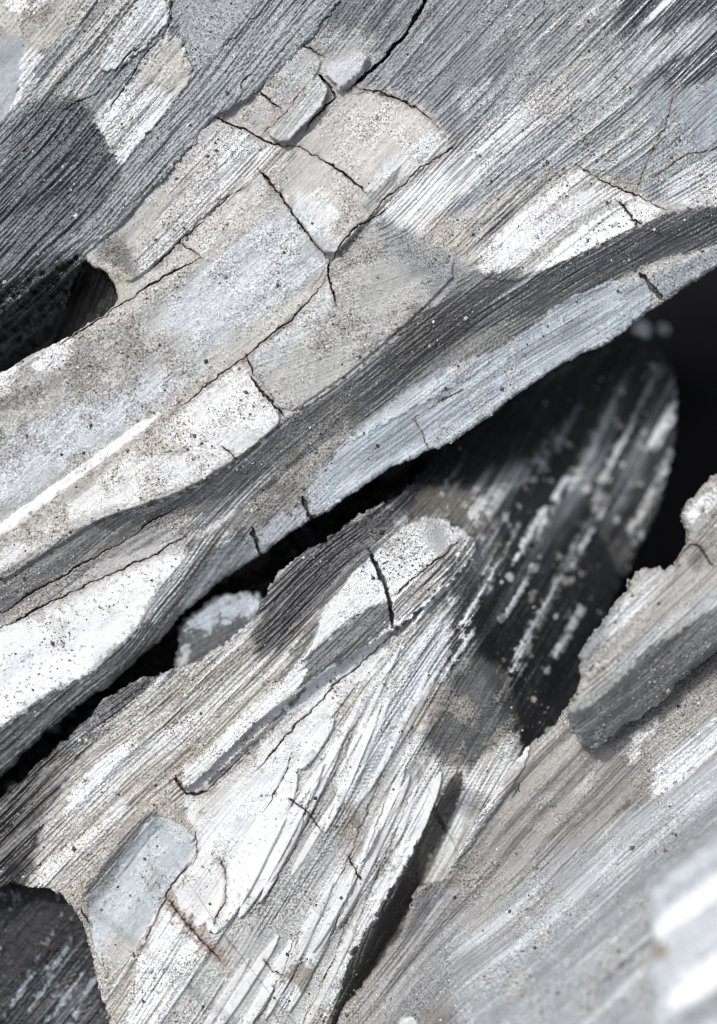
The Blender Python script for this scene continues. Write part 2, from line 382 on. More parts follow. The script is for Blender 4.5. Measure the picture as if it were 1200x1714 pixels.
# --- upper right ribbed face
i([(560, -90), (1300, -90), (1300, 300), (1200, 330), (1120, 345), (1060, 310), (965, 278), (880, 330), (790, 350), (700, 400), (620, 368), (760, 240), (700, 170), (600, 140), (660, 40)], (152, 156, 159), soft=5, rag=8, alt=(130, 135, 139), ch='c', thr=.2, st=1.0, gr=.9, dk=.3)
i([(640, 115), (740, -60), (1000, -90), (900, 60), (800, 200), (755, 235), (700, 165)], (114, 118, 122), soft=22, rag=14, alt=(140, 143, 145), ch='c', thr=.5, a=.95, st=.75, gr=1)
i([(1040, -90), (1300, -90), (1300, 60), (1200, 150), (1140, 160), (1080, 140), (1000, 130), (1020, 60)], (72, 77, 82), soft=12, rag=20, alt=(205, 206, 206), ch='m', thr=.95, st=1.2)
i([(900, -90), (1060, -90), (1010, 60), (940, 110), (880, 100), (860, 0)], (128, 132, 134), soft=14, rag=16, alt=(206, 206, 206), ch='m', thr=1.0)
i([(870, 200), (985, 90), (1060, 60), (1200, 20), (1200, 60), (1080, 130), (960, 210), (880, 260)], (190, 191, 192), soft=10, rag=16, alt=(132, 136, 140), ch='m', thr=.2, a=.8)
i([(1060, 200), (1120, 150), (1300, 100), (1300, 230), (1150, 275), (1070, 320), (1000, 270)], (146, 154, 160), soft=8, rag=6, st=.5)
i([(620, 330), (760, 250), (880, 150), (1000, 90), (980, 150), (850, 270), (760, 340), (700, 400), (650, 370)], (212, 212, 211), soft=12, rag=20, alt=(166, 165, 163), ch='m', thr=.0, st=1.0)
i([(760, 160), (830, 130), (820, 160), (770, 200)], (198, 199, 200), soft=8, rag=12, a=.7)
i([(820, 300), (980, 150), (1080, 160), (1090, 250), (1040, 290), (965, 275), (880, 320), (800, 360)], (148, 152, 155), soft=10, rag=10, alt=(184, 186, 187), thr=.4, st=1.2)
i([(730, 400), (860, 300), (965, 280), (900, 340), (800, 420), (780, 440)], (170, 164, 154), soft=8, rag=10, alt=(120, 120, 118), thr=.3, st=1.3)
i([(640, 335), (720, 300), (780, 290), (760, 330), (700, 395), (645, 362)], (220, 219, 216), soft=8, rag=12, a=.85)
i([(705, 370), (740, 345), (790, 400), (770, 430), (720, 410)], (178, 160, 140), soft=10, rag=8, a=.6)
# --- striped pale fan above the dark band
i([(775, 448), (960, 280), (1068, 330), (1040, 345), (880, 470), (820, 470)], (216, 214, 210), soft=2, rag=3, alt=(176, 170, 160), ch='m', thr=.1, st=.7)
i([(800, 446), (850, 400), (920, 360), (985, 312), (1000, 322), (940, 380), (850, 450), (822, 462)], WH, soft=2, rag=3, st=.2, dk=.4)
i([(800, 430), (860, 370), (968, 285), (978, 292), (880, 380), (815, 438)], (232, 231, 229), soft=2, rag=2, st=.3)
i([(880, 450), (950, 380), (1010, 335), (1050, 338), (1000, 380), (930, 425), (880, 466)], (168, 166, 160), soft=3, rag=4, alt=(200, 196, 188), thr=.4)
i([(868, 486), (920, 425), (985, 372), (1042, 342), (1062, 352), (1074, 376), (1020, 400), (960, 432), (905, 455)], (244, 244, 244), soft=1.5, rag=2, st=.08, gr=.4, dk=.7, dz=.03)
i([(1060, 320), (1115, 350), (1076, 378), (1044, 342)], (222, 219, 212), soft=2, rag=2)
i([(1100, 305), (1200, 262), (1300, 230), (1300, 340), (1190, 342), (1130, 350)], (200, 201, 202), soft=8, rag=8, alt=(170, 170, 168), thr=.6)
i([(1020, 292), (1060, 285), (1065, 318), (1030, 310)], (140, 130, 116), soft=6, rag=4, a=.8, iso=6)
# --- small split blocks near the top
i([(560, -60), (500, 70), (540, 95), (600, 85), (640, 100), (720, -20), (720, -60)], (100, 106, 112), soft=8, rag=5, alt=(128, 132, 136), thr=.5, st=.7, gr=1)
i([(500, 72), (538, 95), (620, 92), (640, 60), (580, 50), (540, 40)], (170, 168, 163), soft=14, rag=6, a=.8)
i([(436, 150), (500, 74), (540, 95), (530, 128), (480, 178), (468, 182)], (180, 179, 175), soft=2, rag=1, alt=(165, 155, 140), ch='i2', thr=.8)
i([(358, 196), (436, 152), (468, 182), (440, 222), (418, 222)], (176, 172, 164), soft=2, rag=1, alt=(150, 136, 118), ch='i2', thr=1)
i([(440, 222), (533, 128), (556, 158), (512, 205), (478, 242)], (192, 192, 190), soft=1.5, rag=1, dz=.22, tilt=(-.05, .05), alt=(170, 168, 164), thr=.6, st=.5)
i([(538, 122), (560, 102), (600, 88), (624, 94), (606, 124), (582, 145), (566, 158), (556, 140)], (192, 194, 195), soft=1.5, rag=1, dz=.2, st=.2, round_=6)
# --- tan blocks in the middle
i([(490, 242), (560, 190), (600, 146), (690, 170), (730, 200), (758, 240), (720, 272), (620, 365), (575, 405), (552, 435), (510, 385), (480, 345), (455, 308), (500, 285)], (190, 183, 172), soft=3, rag=2, gr=.9)
i([(610, 160), (680, 180), (740, 232), (650, 300), (600, 285), (560, 240)], (205, 197, 188), soft=18, rag=14, a=.8)
i([(640, 270), (725, 215), (750, 238), (700, 275), (640, 330), (600, 345)], (226, 224, 220), soft=6, rag=10, alt=(196, 190, 180), thr=.6)
i([(480, 320), (590, 325), (605, 340), (550, 415), (520, 385)], (220, 217, 212), soft=12, rag=10, alt=(190, 182, 170), ch='i2', thr=.4)
i([(430, 280), (455, 300), (500, 250), (470, 242), (440, 262)], (212, 208, 203), soft=3, rag=3, alt=(150, 144, 134), thr=.7, st=.8)
i([(606, 338), (640, 300), (664, 278), (672, 284), (660, 310), (630, 340), (615, 362)], (134, 130, 126), soft=3, rag=6, a=.9)
i([(225, 442), (260, 360), (360, 210), (428, 232), (440, 260), (360, 350), (300, 410), (240, 470)], (196, 193, 188), soft=3, rag=3, st=.6, alt=(172, 166, 156), thr=.6)
i([(290, 360), (350, 270), (400, 215), (424, 226), (400, 270), (330, 340), (270, 400), (240, 440)], (222, 221, 218), soft=4, rag=5, alt=(196, 194, 190), thr=.5)
i([(325, 350), (440, 245), (470, 242), (430, 290), (310, 405), (290, 400)], (216, 213, 208), soft=3, rag=4, alt=(140, 134, 126), thr=.9, st=1)
i([(400, 290), (440, 300), (440, 350), (400, 380), (335, 430), (300, 405), (350, 350)], (196, 192, 184), soft=5, rag=4, a=.8)
i([(150, 410), (190, 380), (230, 440), (222, 468), (190, 450), (160, 430)], (112, 108, 102), soft=12, rag=6, a=.85, gr=1)
i([(150, 440), (200, 450), (225, 470), (200, 508), (188, 480)], (178, 168, 150), soft=6, rag=3)
# --- long pale tongue
i([(545, 400), (552, 440), (410, 540), (330, 600), (240, 560), (300, 480), (440, 370), (520, 340)], (196, 199, 203), soft=22, rag=12, a=.9)
i([(-90, 640), (60, 588), (200, 540), (330, 560), (300, 610), (200, 660), (100, 720), (-90, 820)], (176, 172, 164), soft=20, rag=10, alt=(152, 147, 138), ch='i2', thr=.7)
i([(52, 612), (88, 575), (124, 562), (126, 590), (104, 612), (68, 624)], (236, 236, 236), soft=4, rag=5, iso=5)
i([(-90, 640), (24, 606), (22, 640), (5, 668), (-90, 690)], (226, 226, 224), soft=4, rag=4, iso=6)
i([(60, 650), (110, 610), (135, 585), (135, 568), (150, 560), (150, 600), (110, 640), (0, 700), (-30, 680)], (120, 116, 110), soft=8, rag=4, a=.6, iso=7)
i([(-90, 780), (100, 690), (250, 620), (350, 600), (300, 650), (240, 690), (150, 760), (0, 860), (-90, 920)], (194, 196, 200), soft=14, rag=10, alt=(176, 176, 176), ch='i2', thr=.6)
i([(-90, 938), (0, 876), (80, 818), (160, 762), (235, 705), (275, 690), (262, 705), (190, 758), (110, 820), (20, 890), (-90, 965)], (244, 244, 244), soft=1.5, rag=.4, iso=1, st=.05, gr=.15, dk=.05, dz=.02)
i([(-90, 965), (20, 890), (110, 820), (200, 752), (280, 690), (360, 635), (405, 600), (400, 625), (260, 720), (100, 850), (-90, 985)], (178, 168, 154), soft=4, rag=3, alt=(150, 134, 116), ch='i1', thr=.9)
i([(90, 865), (200, 770), (300, 700), (405, 605), (430, 640), (475, 695), (420, 750), (330, 805), (210, 845), (120, 868), (0, 960), (-90, 995), (-90, 985)], (214, 210, 204), soft=4, rag=3, alt=(184, 176, 164), ch='i2', thr=.35, dk=.6)
i([(400, 620), (425, 650), (470, 694), (430, 735), (340, 760), (260, 730), (330, 660)], (226, 223, 218), soft=10, rag=8, dk=.8, a=.9)
i([(150, 850), (260, 780), (380, 760), (340, 800), (230, 840)], (228, 226, 223), soft=10, rag=6, a=.8)
i([(556, 438), (570, 410), (622, 368), (700, 395), (770, 430), (800, 456), (745, 498), (700, 530), (640, 588), (540, 660), (478, 698), (425, 640), (412, 600), (470, 550)], (172, 168, 162), soft=2.5, rag=1.5, alt=(150, 146, 140), ch='i2', thr=.6, gr=1, dk=.5)
i([(640, 372), (700, 396), (790, 452), (745, 496), (700, 470), (655, 420)], (130, 131, 132), soft=24, rag=8, a=.85, gr=1)
i([(545, 470), (560, 500), (520, 560), (440, 610), (420, 600), (480, 545)], (198, 198, 197), soft=14, rag=6, a=.8)
# --- band along the slab's edge, its shade partly painted as darker grey
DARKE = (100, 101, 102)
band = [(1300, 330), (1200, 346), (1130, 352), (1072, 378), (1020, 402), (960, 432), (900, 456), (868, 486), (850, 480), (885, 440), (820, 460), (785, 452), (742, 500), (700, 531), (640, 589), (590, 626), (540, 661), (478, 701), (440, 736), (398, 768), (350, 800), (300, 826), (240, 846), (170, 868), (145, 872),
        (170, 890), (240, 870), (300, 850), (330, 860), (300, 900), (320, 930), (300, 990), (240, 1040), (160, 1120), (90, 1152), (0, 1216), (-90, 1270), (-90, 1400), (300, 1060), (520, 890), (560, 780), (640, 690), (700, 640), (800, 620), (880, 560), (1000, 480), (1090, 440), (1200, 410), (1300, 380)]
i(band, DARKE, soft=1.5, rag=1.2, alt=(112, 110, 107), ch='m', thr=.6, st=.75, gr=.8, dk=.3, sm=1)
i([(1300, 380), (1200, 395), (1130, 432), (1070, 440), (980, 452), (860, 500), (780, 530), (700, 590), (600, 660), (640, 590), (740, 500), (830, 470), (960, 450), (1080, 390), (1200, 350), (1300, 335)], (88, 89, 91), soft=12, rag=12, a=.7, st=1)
i([(680, 520), (740, 505), (800, 520), (780, 570), (700, 620), (640, 620)], (86, 80, 74), soft=20, rag=10, a=.7, gr=1, dk=.8)
i([(500, 700), (620, 640), (600, 700), (540, 790), (500, 850), (420, 880), (380, 870), (440, 780)], (124, 119, 112), soft=20, rag=8, alt=(140, 136, 130), ch='i2', thr=.5, st=.3, gr=1, dk=.6)
i([(148, 870), (60, 925), (-90, 1010), (-90, 1060), (30, 1010), (100, 960), (210, 900), (300, 868), (400, 850), (400, 830), (300, 845), (220, 862)], (134, 131, 127), soft=6, rag=5, st=.5, gr=1)
i([(148, 872), (220, 858), (320, 822), (420, 770), (430, 790), (340, 842), (240, 872), (170, 892)], (94, 95, 96), soft=4, rag=2, st=.4, gr=.8)
i([(30, 1030), (110, 960), (220, 905), (320, 868), (400, 850), (330, 905), (240, 940), (160, 975), (90, 1015), (-90, 1070), (-90, 1045)], (178, 174, 168), soft=5, rag=5, gr=1, dk=.5)
i([(-90, 1075), (60, 1030), (110, 1005), (200, 962), (290, 922), (312, 920), (298, 952), (262, 985), (240, 1030), (215, 1065), (170, 1100), (150, 1128), (85, 1154), (0, 1216), (-90, 1270)], (243, 243, 243), soft=4, rag=3, st=.05, gr=.35, dk=.9, iso=3)
i([(20, 1040), (110, 1003), (210, 955), (300, 918), (270, 935), (200, 972), (100, 1022)], (198, 193, 186), soft=8, rag=3, a=.8, iso=6)
i([(245, 1040), (262, 990), (300, 950), (340, 905), (400, 880), (380, 930), (300, 1010), (262, 1045)], (118, 117, 115), soft=3, rag=3, alt=(190, 190, 188), ch='m', thr=.5, st=1.3)
i([(300, 1035), (330, 960), (380, 910), (440, 880), (500, 850), (520, 868), (420, 940), (345, 990)], (142, 146, 149), soft=6, rag=5, st=.4)
i([(320, 880), (400, 825), (480, 760), (470, 790), (400, 850), (340, 890)], (150, 150, 150), soft=4, rag=6, alt=(196, 196, 196), thr=.8, a=.8, st=1.2)
i([(790, 512), (850, 475), (900, 448), (890, 470), (830, 505)], (168, 165, 162), soft=2, rag=3, alt=(100, 98, 96), thr=.1)
# --- blue grey lip
i([(520, 872), (510, 835), (524, 800), (560, 765), (575, 735), (640, 690), (690, 650), (755, 610), (830, 592), (860, 570), (940, 505), (1000, 478), (1072, 462), (1100, 500), (1045, 560), (930, 620), (860, 668), (740, 752), (640, 798), (580, 836)], (158, 168, 176), soft=2, rag=3, alt=(138, 148, 156), ch='m', thr=.5, st=.45, gr=.6, dk=.2, dz=.05)
i([(570, 745), (640, 692), (690, 655), (740, 632), (755, 612), (820, 595), (826, 608), (790, 630), (700, 680), (600, 735)], (184, 192, 196), soft=3, rag=3, alt=(160, 168, 174), thr=.6, dz=.03)
i([(700, 690), (860, 600), (990, 510), (1060, 500), (1040, 530), (900, 600), (720, 705)], (128, 138, 147), soft=6, rag=6, alt=(170, 180, 188), ch='m', thr=.3, a=.9)
i([(530, 868), (560, 820), (640, 770), (720, 735), (800, 690), (880, 640), (960, 590), (1040, 545), (1095, 505), (1100, 520), (1045, 560), (930, 622), (860, 668), (740, 752), (640, 798)], (186, 194, 198), soft=7, rag=5, alt=(168, 176, 181), ch='i2', thr=.4, st=.3)
i([(1078, 470), (1140, 440), (1200, 410), (1300, 370), (1300, 400), (1200, 448), (1110, 502)], (160, 168, 174), soft=5, rag=4, alt=(134, 142, 148), ch='i2', thr=.4, st=.3, dz=.04)
i([(424, 942), (432, 885), (505, 840), (524, 872)], (150, 156, 160), soft=4, rag=3, st=.3)
# relief: the band faces down and away, the lip turns back up
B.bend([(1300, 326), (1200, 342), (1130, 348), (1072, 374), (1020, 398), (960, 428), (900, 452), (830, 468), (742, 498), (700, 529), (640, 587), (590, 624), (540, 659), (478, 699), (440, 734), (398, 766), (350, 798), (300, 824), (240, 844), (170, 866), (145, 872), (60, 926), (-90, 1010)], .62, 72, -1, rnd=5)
B.bend([(590, 1000), (420, 880), (345, 900), (300, 945), (262, 988), (240, 1030), (215, 1065), (170, 1100), (150, 1126), (85, 1152), (0, 1214), (-90, 1268)], .65, 90, -1, rnd=5)
B.bend([(-90, 700), (60, 600), (160, 545), (260, 470), (335, 430), (400, 385)], .18, 40, -1, rnd=8)
# cracks
B.crack([(430, 280), (455, 308), (480, 343), (515, 393), (550, 435)], 4.5, .5, halo=10)
B.crack([(550, 432), (552, 470), (562, 512)], 3.6, .4, halo=8)
B.crack([(352, 190), (380, 205), (420, 222), (450, 238), (475, 243)], 3, .3)
B.crack([(470, 243), (495, 240), (520, 255), (570, 285), (614, 322)], 3.6, .4)
B.crack([(650, 350), (600, 375), (575, 405), (553, 435)], 2, .25)
B.crack([(548, 462), (520, 500), (480, 545), (415, 590), (360, 635), (290, 690)], 2.6, .22, col=(96, 74, 58), halo=9, ha=.5)
B.crack([(408, 590), (416, 606), (425, 628)], 3.2, .35); B.crack([(415, 625), (445, 662), (478, 700)], 3.6, .45); B.crack([(370, 745), (398, 768)], 2.6, .3)
B.crack([(435, 153), (450, 168), (469, 181)], 2.6, .3)
B.crack([(722, -30), (715, 0), (685, 48), (645, 98), (600, 138), (575, 150)], 9, .6, col=(46, 44, 44), halo=5)
B.crack([(562, 160), (530, 192), (507, 217)], 5, .5, col=(46, 42, 40))
B.crack([(533, 124), (550, 143), (560, 162)], 8, .5, col=(70, 64, 58), halo=4)
B.crack([(495, 66), (515, 82), (542, 95)], 2.6, .25)
B.crack([(598, 148), (650, 158), (690, 176), (722, 200)], 2.6, .2, col=(120, 96, 76), halo=10, ha=.6)
B.crack([(775, 225), (755, 248), (712, 275), (640, 335), (612, 368)], 2.2, .2, col=(110, 88, 70), halo=8)
B.crack([(960, 272), (1000, 302), (1060, 325), (1115, 352)], 2.2, .2, col=(110, 88, 70), halo=8)
B.crack([(1040, 340), (1052, 356), (1074, 380)], 3, .3)
B.crack([(1130, 150), (1115, 210), (1085, 260), (1066, 322)], 1.4, .1, halo=12, col=(110, 108, 104))
B.crack([(1300, 200), (1200, 250), (1150, 262), (1090, 300)], 2, .08, col=(90, 84, 78), halo=12)
B.crack([(900, 60), (880, 120), (1000, 100), (905, 140)], 1.6, .1) if False else None
B.crack([(-60, 1065), (0, 1050), (60, 1025), (100, 1000), (170, 965), (250, 932), (312, 900)], 3, .35, halo=8)
B.crack([(-90, 1060), (0, 1028), (90, 975), (200, 905), (300, 850)], 3.5, .22, col=(70, 66, 62), halo=14)
B.crack([(1074, 460), (1090, 478), (1112, 505)], 12, .32, col=(72, 72, 72), halo=6)
B.crack([(424, 885), (431, 908), (438, 936)], 9, .3, col=(70, 66, 62), halo=6)
B.crack([(508, 832), (514, 852), (524, 874)], 9, .3, col=(78, 74, 70), halo=6)
B.crack([(692, 702), (704, 724), (718, 752)], 2.4, .2); B.crack([(688, 702), (730, 676), (776, 652)], 2, .15)
B.crack([(100, 578), (150, 546), (198, 510), (262, 470), (300, 450), (336, 430)], 2.8, .3, halo=8)
B.crack([(255, 450), (300, 405), (370, 340), (430, 290)], 1.8, .18, col=(110, 88, 66), halo=6, ha=.6); B.crack([(300, 405), (320, 418), (338, 432)], 2, .2, col=(110, 88, 66))
B.crack([(440, 222), (480, 185), (505, 152)], 2, .15, col=(100, 80, 60), halo=8, ha=.5)
# neighbouring blocks sit at slightly different levels and tilts
for poly, dz, tl in (([(553, 435), (614, 368), (700, 395), (770, 452), (700, 525), (590, 620), (478, 697), (412, 592), (480, 545)], .02, (.04, .04)),
                     ([(490, 242), (560, 190), (600, 146), (690, 172), (722, 200), (758, 240), (712, 275), (614, 370), (553, 435), (510, 388), (455, 308)], .05, (-.05, .06)),
                     ([(358, 196), (436, 152), (468, 182), (440, 222), (418, 222)], -.04, (.12, 0)), ([(436, 150), (500, 74), (540, 95), (530, 128), (480, 178), (468, 182)], .03, (0, -.1)),
                     ([(-60, 965), (20, 890), (110, 820), (200, 755), (290, 690), (408, 592), (478, 701), (398, 768), (300, 826), (170, 868), (0, 975)], .05, (.03, .05)),
                     ([(-80, 700), (60, 590), (196, 510), (336, 430), (430, 285), (550, 435), (545, 465), (415, 590), (290, 688), (100, 820), (-80, 930)], .0, (-.04, -.04)),
                     ([(790, 448), (965, 280), (1068, 328), (1040, 345), (880, 470), (820, 470)], .03, (0, 0)),
                     ([(868, 486), (920, 425), (985, 372), (1042, 342), (1074, 376), (960, 432)], .0, (0, .0)),
                     ([(205, 470), (260, 360), (345, 200), (425, 228), (440, 262), (300, 405), (225, 470)], .05, (-.08, -.03))):
    B.patch(poly, None, dz=dz, tilt=tl, soft=2, iso=1.5, rag=1)
B.stain(.42)
B.part('ribbed_face', [(720, -95), (715, 0), (685, 48), (645, 98), (600, 140), (650, 158), (690, 176), (722, 200), (758, 240), (712, 275), (640, 335), (622, 366), (785, 452), (868, 486), (1000, 405), (1130, 350), (1310, 325), (1310, -95)], 'grey ribbed upper right face')
B.part('blue_lip', [(510, 880), (510, 835), (524, 800), (575, 735), (690, 650), (830, 592), (940, 505), (1072, 462), (1200, 405), (1310, 370), (1310, 460), (1100, 540), (800, 730), (600, 850)], 'blue grey rounded lip over the dark gap')
B.part('dark_band', band, 'dark grey band below the pale face, shade painted into its colour')
B.part('white_patch', [(-95, 1075), (60, 1030), (110, 1005), (200, 962), (290, 922), (312, 920), (298, 952), (240, 1030), (170, 1100), (85, 1154), (0, 1216), (-95, 1275)], 'smooth white patch')
B.part('split_block', [(440, 222), (533, 128), (558, 160), (512, 205), (478, 242)])
B.part('split_block', [(536, 122), (560, 100), (600, 86), (626, 94), (606, 124), (582, 145), (562, 160)])
B.part('split_block', [(358, 196), (436, 152), (500, 72), (540, 95), (533, 128), (440, 222), (418, 222)])
B.part('tan_block', [(450, 240), (478, 242), (512, 205), (558, 160), (600, 142), (690, 176), (722, 200), (758, 240), (712, 275), (614, 372), (553, 435), (510, 388), (455, 308), (430, 280)])
B.part('grainy_block', [(553, 435), (614, 368), (785, 452), (700, 531), (478, 701), (412, 592), (480, 545)])
B.part('ribbed_block', [(336, 175), (450, 240), (430, 280), (336, 430), (198, 510), (120, 440), (150, 390)])
B.finish('rock_slab', 'great pale slab with brown cracks and a dark band along its lower edge', 'rock', deep=3.4, edge=9, wall=3, rest='pale_face')

# ================================================================== D : lower striped mass and the dark rock sinking behind it
Dm = Rock([(-90, 1420), (-20, 1350), (20, 1320), (60, 1282), (120, 1228), (180, 1168), (240, 1134), (292, 1120), (330, 1110), (395, 1062), (440, 1010), (452, 965), (540, 900), (600, 862), (660, 835), (700, 790), (740, 752), (850, 660), (960, 600), (1060, 560), (1110, 570), (1132, 640), (1132, 740), (1100, 860), (1040, 970), (1000, 1060), (970, 1160), (940, 1300), (860, 1480), (760, 1600), (620, 1810),
           (195, 1810), (178, 1700), (162, 1640), (148, 1580), (135, 1542), (115, 1502), (82, 1486), (50, 1482), (-90, 1510)],
          [(50, 1400, 42), (200, 1230, 38), (400, 1080, 38), (300, 1300, 42), (150, 1420, 45), (520, 1120, 42), (700, 950, 42), (600, 880, 35), (560, 1000, 45), (430, 1200, 48), (450, 1400, 62), (600, 1200, 60), (650, 1350, 60), (550, 1600, 62), (300, 1650, 55), (400, 1500, 62), (250, 1480, 58), (740, 1150, 60), (850, 950, 60), (1000, 700, 62), (900, 1100, 62), (780, 1400, 62)], 31, z0=-.35, base=(182, 178, 170), wob=2.5)
Dm.streaks()
Dm.st[:] = 1.1
j = Dm.patch
# depth: falls away to the upper right and towards the gap
d_ = seg_dist(Dm.X, Dm.Y, smooth([(560, 780), (690, 900), (770, 1060), (840, 1250), (900, 1500), (2000, 2000), (2000, -400), (560, -400)], True, 3), True)
Dm.z -= np.minimum(np.maximum(d_, 0)/100*.95, 2.7)*sst(0, 60, d_)
Dm.z -= 1.1*sst(0, 150, (1.0*(900-Dm.Y)+0*Dm.X))*sst(420, 460, Dm.X)*(1-sst(620, 700, Dm.X))
# background dark rock
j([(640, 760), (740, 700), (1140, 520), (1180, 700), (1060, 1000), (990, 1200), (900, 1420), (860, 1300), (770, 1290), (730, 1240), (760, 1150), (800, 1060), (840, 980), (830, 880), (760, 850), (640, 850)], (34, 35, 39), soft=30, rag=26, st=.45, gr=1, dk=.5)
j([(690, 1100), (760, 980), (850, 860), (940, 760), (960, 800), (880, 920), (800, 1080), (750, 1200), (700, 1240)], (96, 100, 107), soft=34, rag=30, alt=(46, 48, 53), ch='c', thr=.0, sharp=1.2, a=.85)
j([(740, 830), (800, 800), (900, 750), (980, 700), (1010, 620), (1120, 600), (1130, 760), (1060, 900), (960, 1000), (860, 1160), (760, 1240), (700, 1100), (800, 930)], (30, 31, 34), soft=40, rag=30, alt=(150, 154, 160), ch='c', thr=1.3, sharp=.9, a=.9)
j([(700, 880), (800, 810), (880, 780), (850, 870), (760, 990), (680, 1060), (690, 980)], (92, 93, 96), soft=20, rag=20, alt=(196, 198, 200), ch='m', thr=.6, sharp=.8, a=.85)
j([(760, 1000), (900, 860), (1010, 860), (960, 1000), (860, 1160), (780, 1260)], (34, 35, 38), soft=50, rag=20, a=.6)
for (xx, yy, ln, wd, cc) in ((978, 775, 62, 13, 1), (1116, 705, 60, 13, 1), (1100, 800, 45, 9, .7), (925, 850, 60, 10, .8), (885, 905, 46, 13, .8), (955, 700, 40, 7, .5), (1030, 765, 70, 8, .7), (1020, 680, 80, 6, .5), (900, 770, 60, 7, .6), (730, 990, 130, 8, .8), (800, 1000, 70, 9, .8), (775, 960, 110, 6, .7), (985, 900, 70, 7, .6), (890, 1060, 90, 7, .6), (860, 1130, 70, 7, .5), (1075, 860, 50, 7, .5), (830, 950, 80, 6, .6), (1060, 700, 90, 5, .4), (940, 960, 90, 5, .5), (720, 1070, 80, 7, .7), (760, 790, 40, 8, .6)):
    a = math.radians(62 if xx > 780 else 58); cx, sx = math.cos(a), -math.sin(a); nx, ny = -sx, cx
    j([(xx-ln*cx, yy-ln*sx), (xx-.3*ln*cx+wd*nx*.5, yy-.3*ln*sx+wd*ny*.5), (xx+ln*cx+wd*nx*.15, yy+ln*sx+wd*ny*.15), (xx+ln*cx-wd*nx*.2, yy+ln*sx-wd*ny*.2), (xx-.3*ln*cx-wd*nx*.6, yy-.3*ln*sx-wd*ny*.6)], (222, 226, 230), soft=6, rag=6, a=.9*cc, iso=3, dz=.05)
_r = random.Random(4)
for k in range(150):
    t = _r.random(); xx = 720+t*380+_r.gauss(0, 50); yy = 1250-t*600+_r.gauss(0, 80); q = 1.2+abs(_r.gauss(0, 2.2))
    j([(xx-q, yy+q*1.2), (xx-q, yy-q), (xx+q, yy-1.2*q), (xx+q, yy+q)], _r.choice([(210, 212, 214), (190, 186, 178), (170, 160, 140), (225, 228, 230)]), soft=1.5, rag=1, iso=1.5, a=_r.uniform(.3, .9))
j([(640, 840), (700, 815), (790, 820), (830, 860), (800, 900), (790, 880), (740, 862), (690, 866), (640, 900)], (128, 118, 104), soft=8, rag=6, alt=(180, 180, 178), ch='i2', thr=.5, st=.4)
# upper dark shoulder right of the gap
j([(430, 1070), (460, 980), (560, 890), (660, 835), (700, 800), (700, 850), (640, 900), (560, 980), (520, 1050), (470, 1120), (420, 1120)], (78, 78, 82), soft=10, rag=8, alt=(50, 50, 54), ch='m', thr=.2, st=1)
j([(430, 1130), (480, 1070), (560, 990), (620, 925), (545, 1020), (520, 1085), (470, 1150)], (112, 110, 106), soft=5, rag=5, alt=(190, 188, 184), thr=.7)
# left dark ribbed shoulder
j([(-90, 1420), (0, 1320), (110, 1225), (200, 1150), (300, 1112), (260, 1150), (180, 1215), (120, 1290), (85, 1350), (60, 1440), (45, 1490), (-90, 1520)], (62, 58, 54), soft=5, rag=8, alt=(150, 146, 140), ch='m', thr=.95, st=1.6)
j([(-90, 1400), (0, 1318), (100, 1230), (140, 1200), (110, 1270), (40, 1350), (-90, 1440)], (36, 35, 36), soft=8, rag=8, a=.85)
j([(85, 1260), (140, 1195), (230, 1140), (300, 1118), (290, 1135), (200, 1190), (130, 1250), (95, 1290)], (196, 196, 196), soft=3, rag=6, alt=(80, 78, 76), ch='m', thr=.1)
j([(290, 1140), (360, 1100), (440, 1050), (480, 1040), (420, 1110), (330, 1160), (260, 1200), (230, 1200)], (152, 142, 126), soft=6, rag=7, alt=(206, 204, 200), ch='m', thr=.3)
j([(60, 1470), (100, 1330), (170, 1250), (300, 1180), (430, 1090), (500, 1060), (480, 1120), (400, 1190), (300, 1280), (240, 1330), (150, 1420), (80, 1480)], (198, 195, 188), soft=4, rag=6, alt=(164, 154, 138), ch='m', thr=.1, st=1.1)
j([(110, 1345), (150, 1290), (230, 1225), (225, 1250), (170, 1310), (112, 1370)], (232, 231, 228), soft=2.5, rag=4, st=.6)
j([(240, 1250), (300, 1205), (345, 1190), (300, 1235), (250, 1262)], (230, 229, 226), soft=2.5, rag=4, st=.6)
j([(52, 1474), (90, 1430), (160, 1385), (215, 1345), (200, 1370), (120, 1440), (75, 1482)], (226, 224, 219), soft=2, rag=3, st=.5)
j([(345, 1160), (420, 1105), (500, 1050), (545, 1005), (520, 1050), (440, 1130), (360, 1190)], (206, 204, 200), soft=3, rag=5, alt=(150, 140, 124), thr=.4)
j([(190, 1330), (300, 1250), (420, 1180), (400, 1215), (290, 1310), (230, 1350)], (150, 138, 120), soft=6, rag=6, a=.8, alt=(184, 176, 162), thr=.3)
# brown dusty corner
j([(130, 1480), (190, 1400), (270, 1320), (300, 1340), (330, 1390), (325, 1440), (290, 1480), (200, 1620), (170, 1700), (150, 1600), (120, 1510), (80, 1480)], (176, 164, 148), soft=4, rag=4, st=.3, gr=1)
j([(-90, 1350), (0, 1300), (60, 1280), (100, 1240), (110, 1270), (80, 1330), (60, 1400), (45, 1490), (-90, 1520)], (58, 54, 51), soft=9, rag=6, alt=(104, 100, 95), ch='m', thr=1.0, st=1.5, a=.92)
j([(-90, 1340), (20, 1300), (110, 1225), (200, 1150), (250, 1130), (240, 1150), (150, 1215), (80, 1285), (20, 1340), (-90, 1400)], (42, 40, 40), soft=6, rag=6, a=.85)
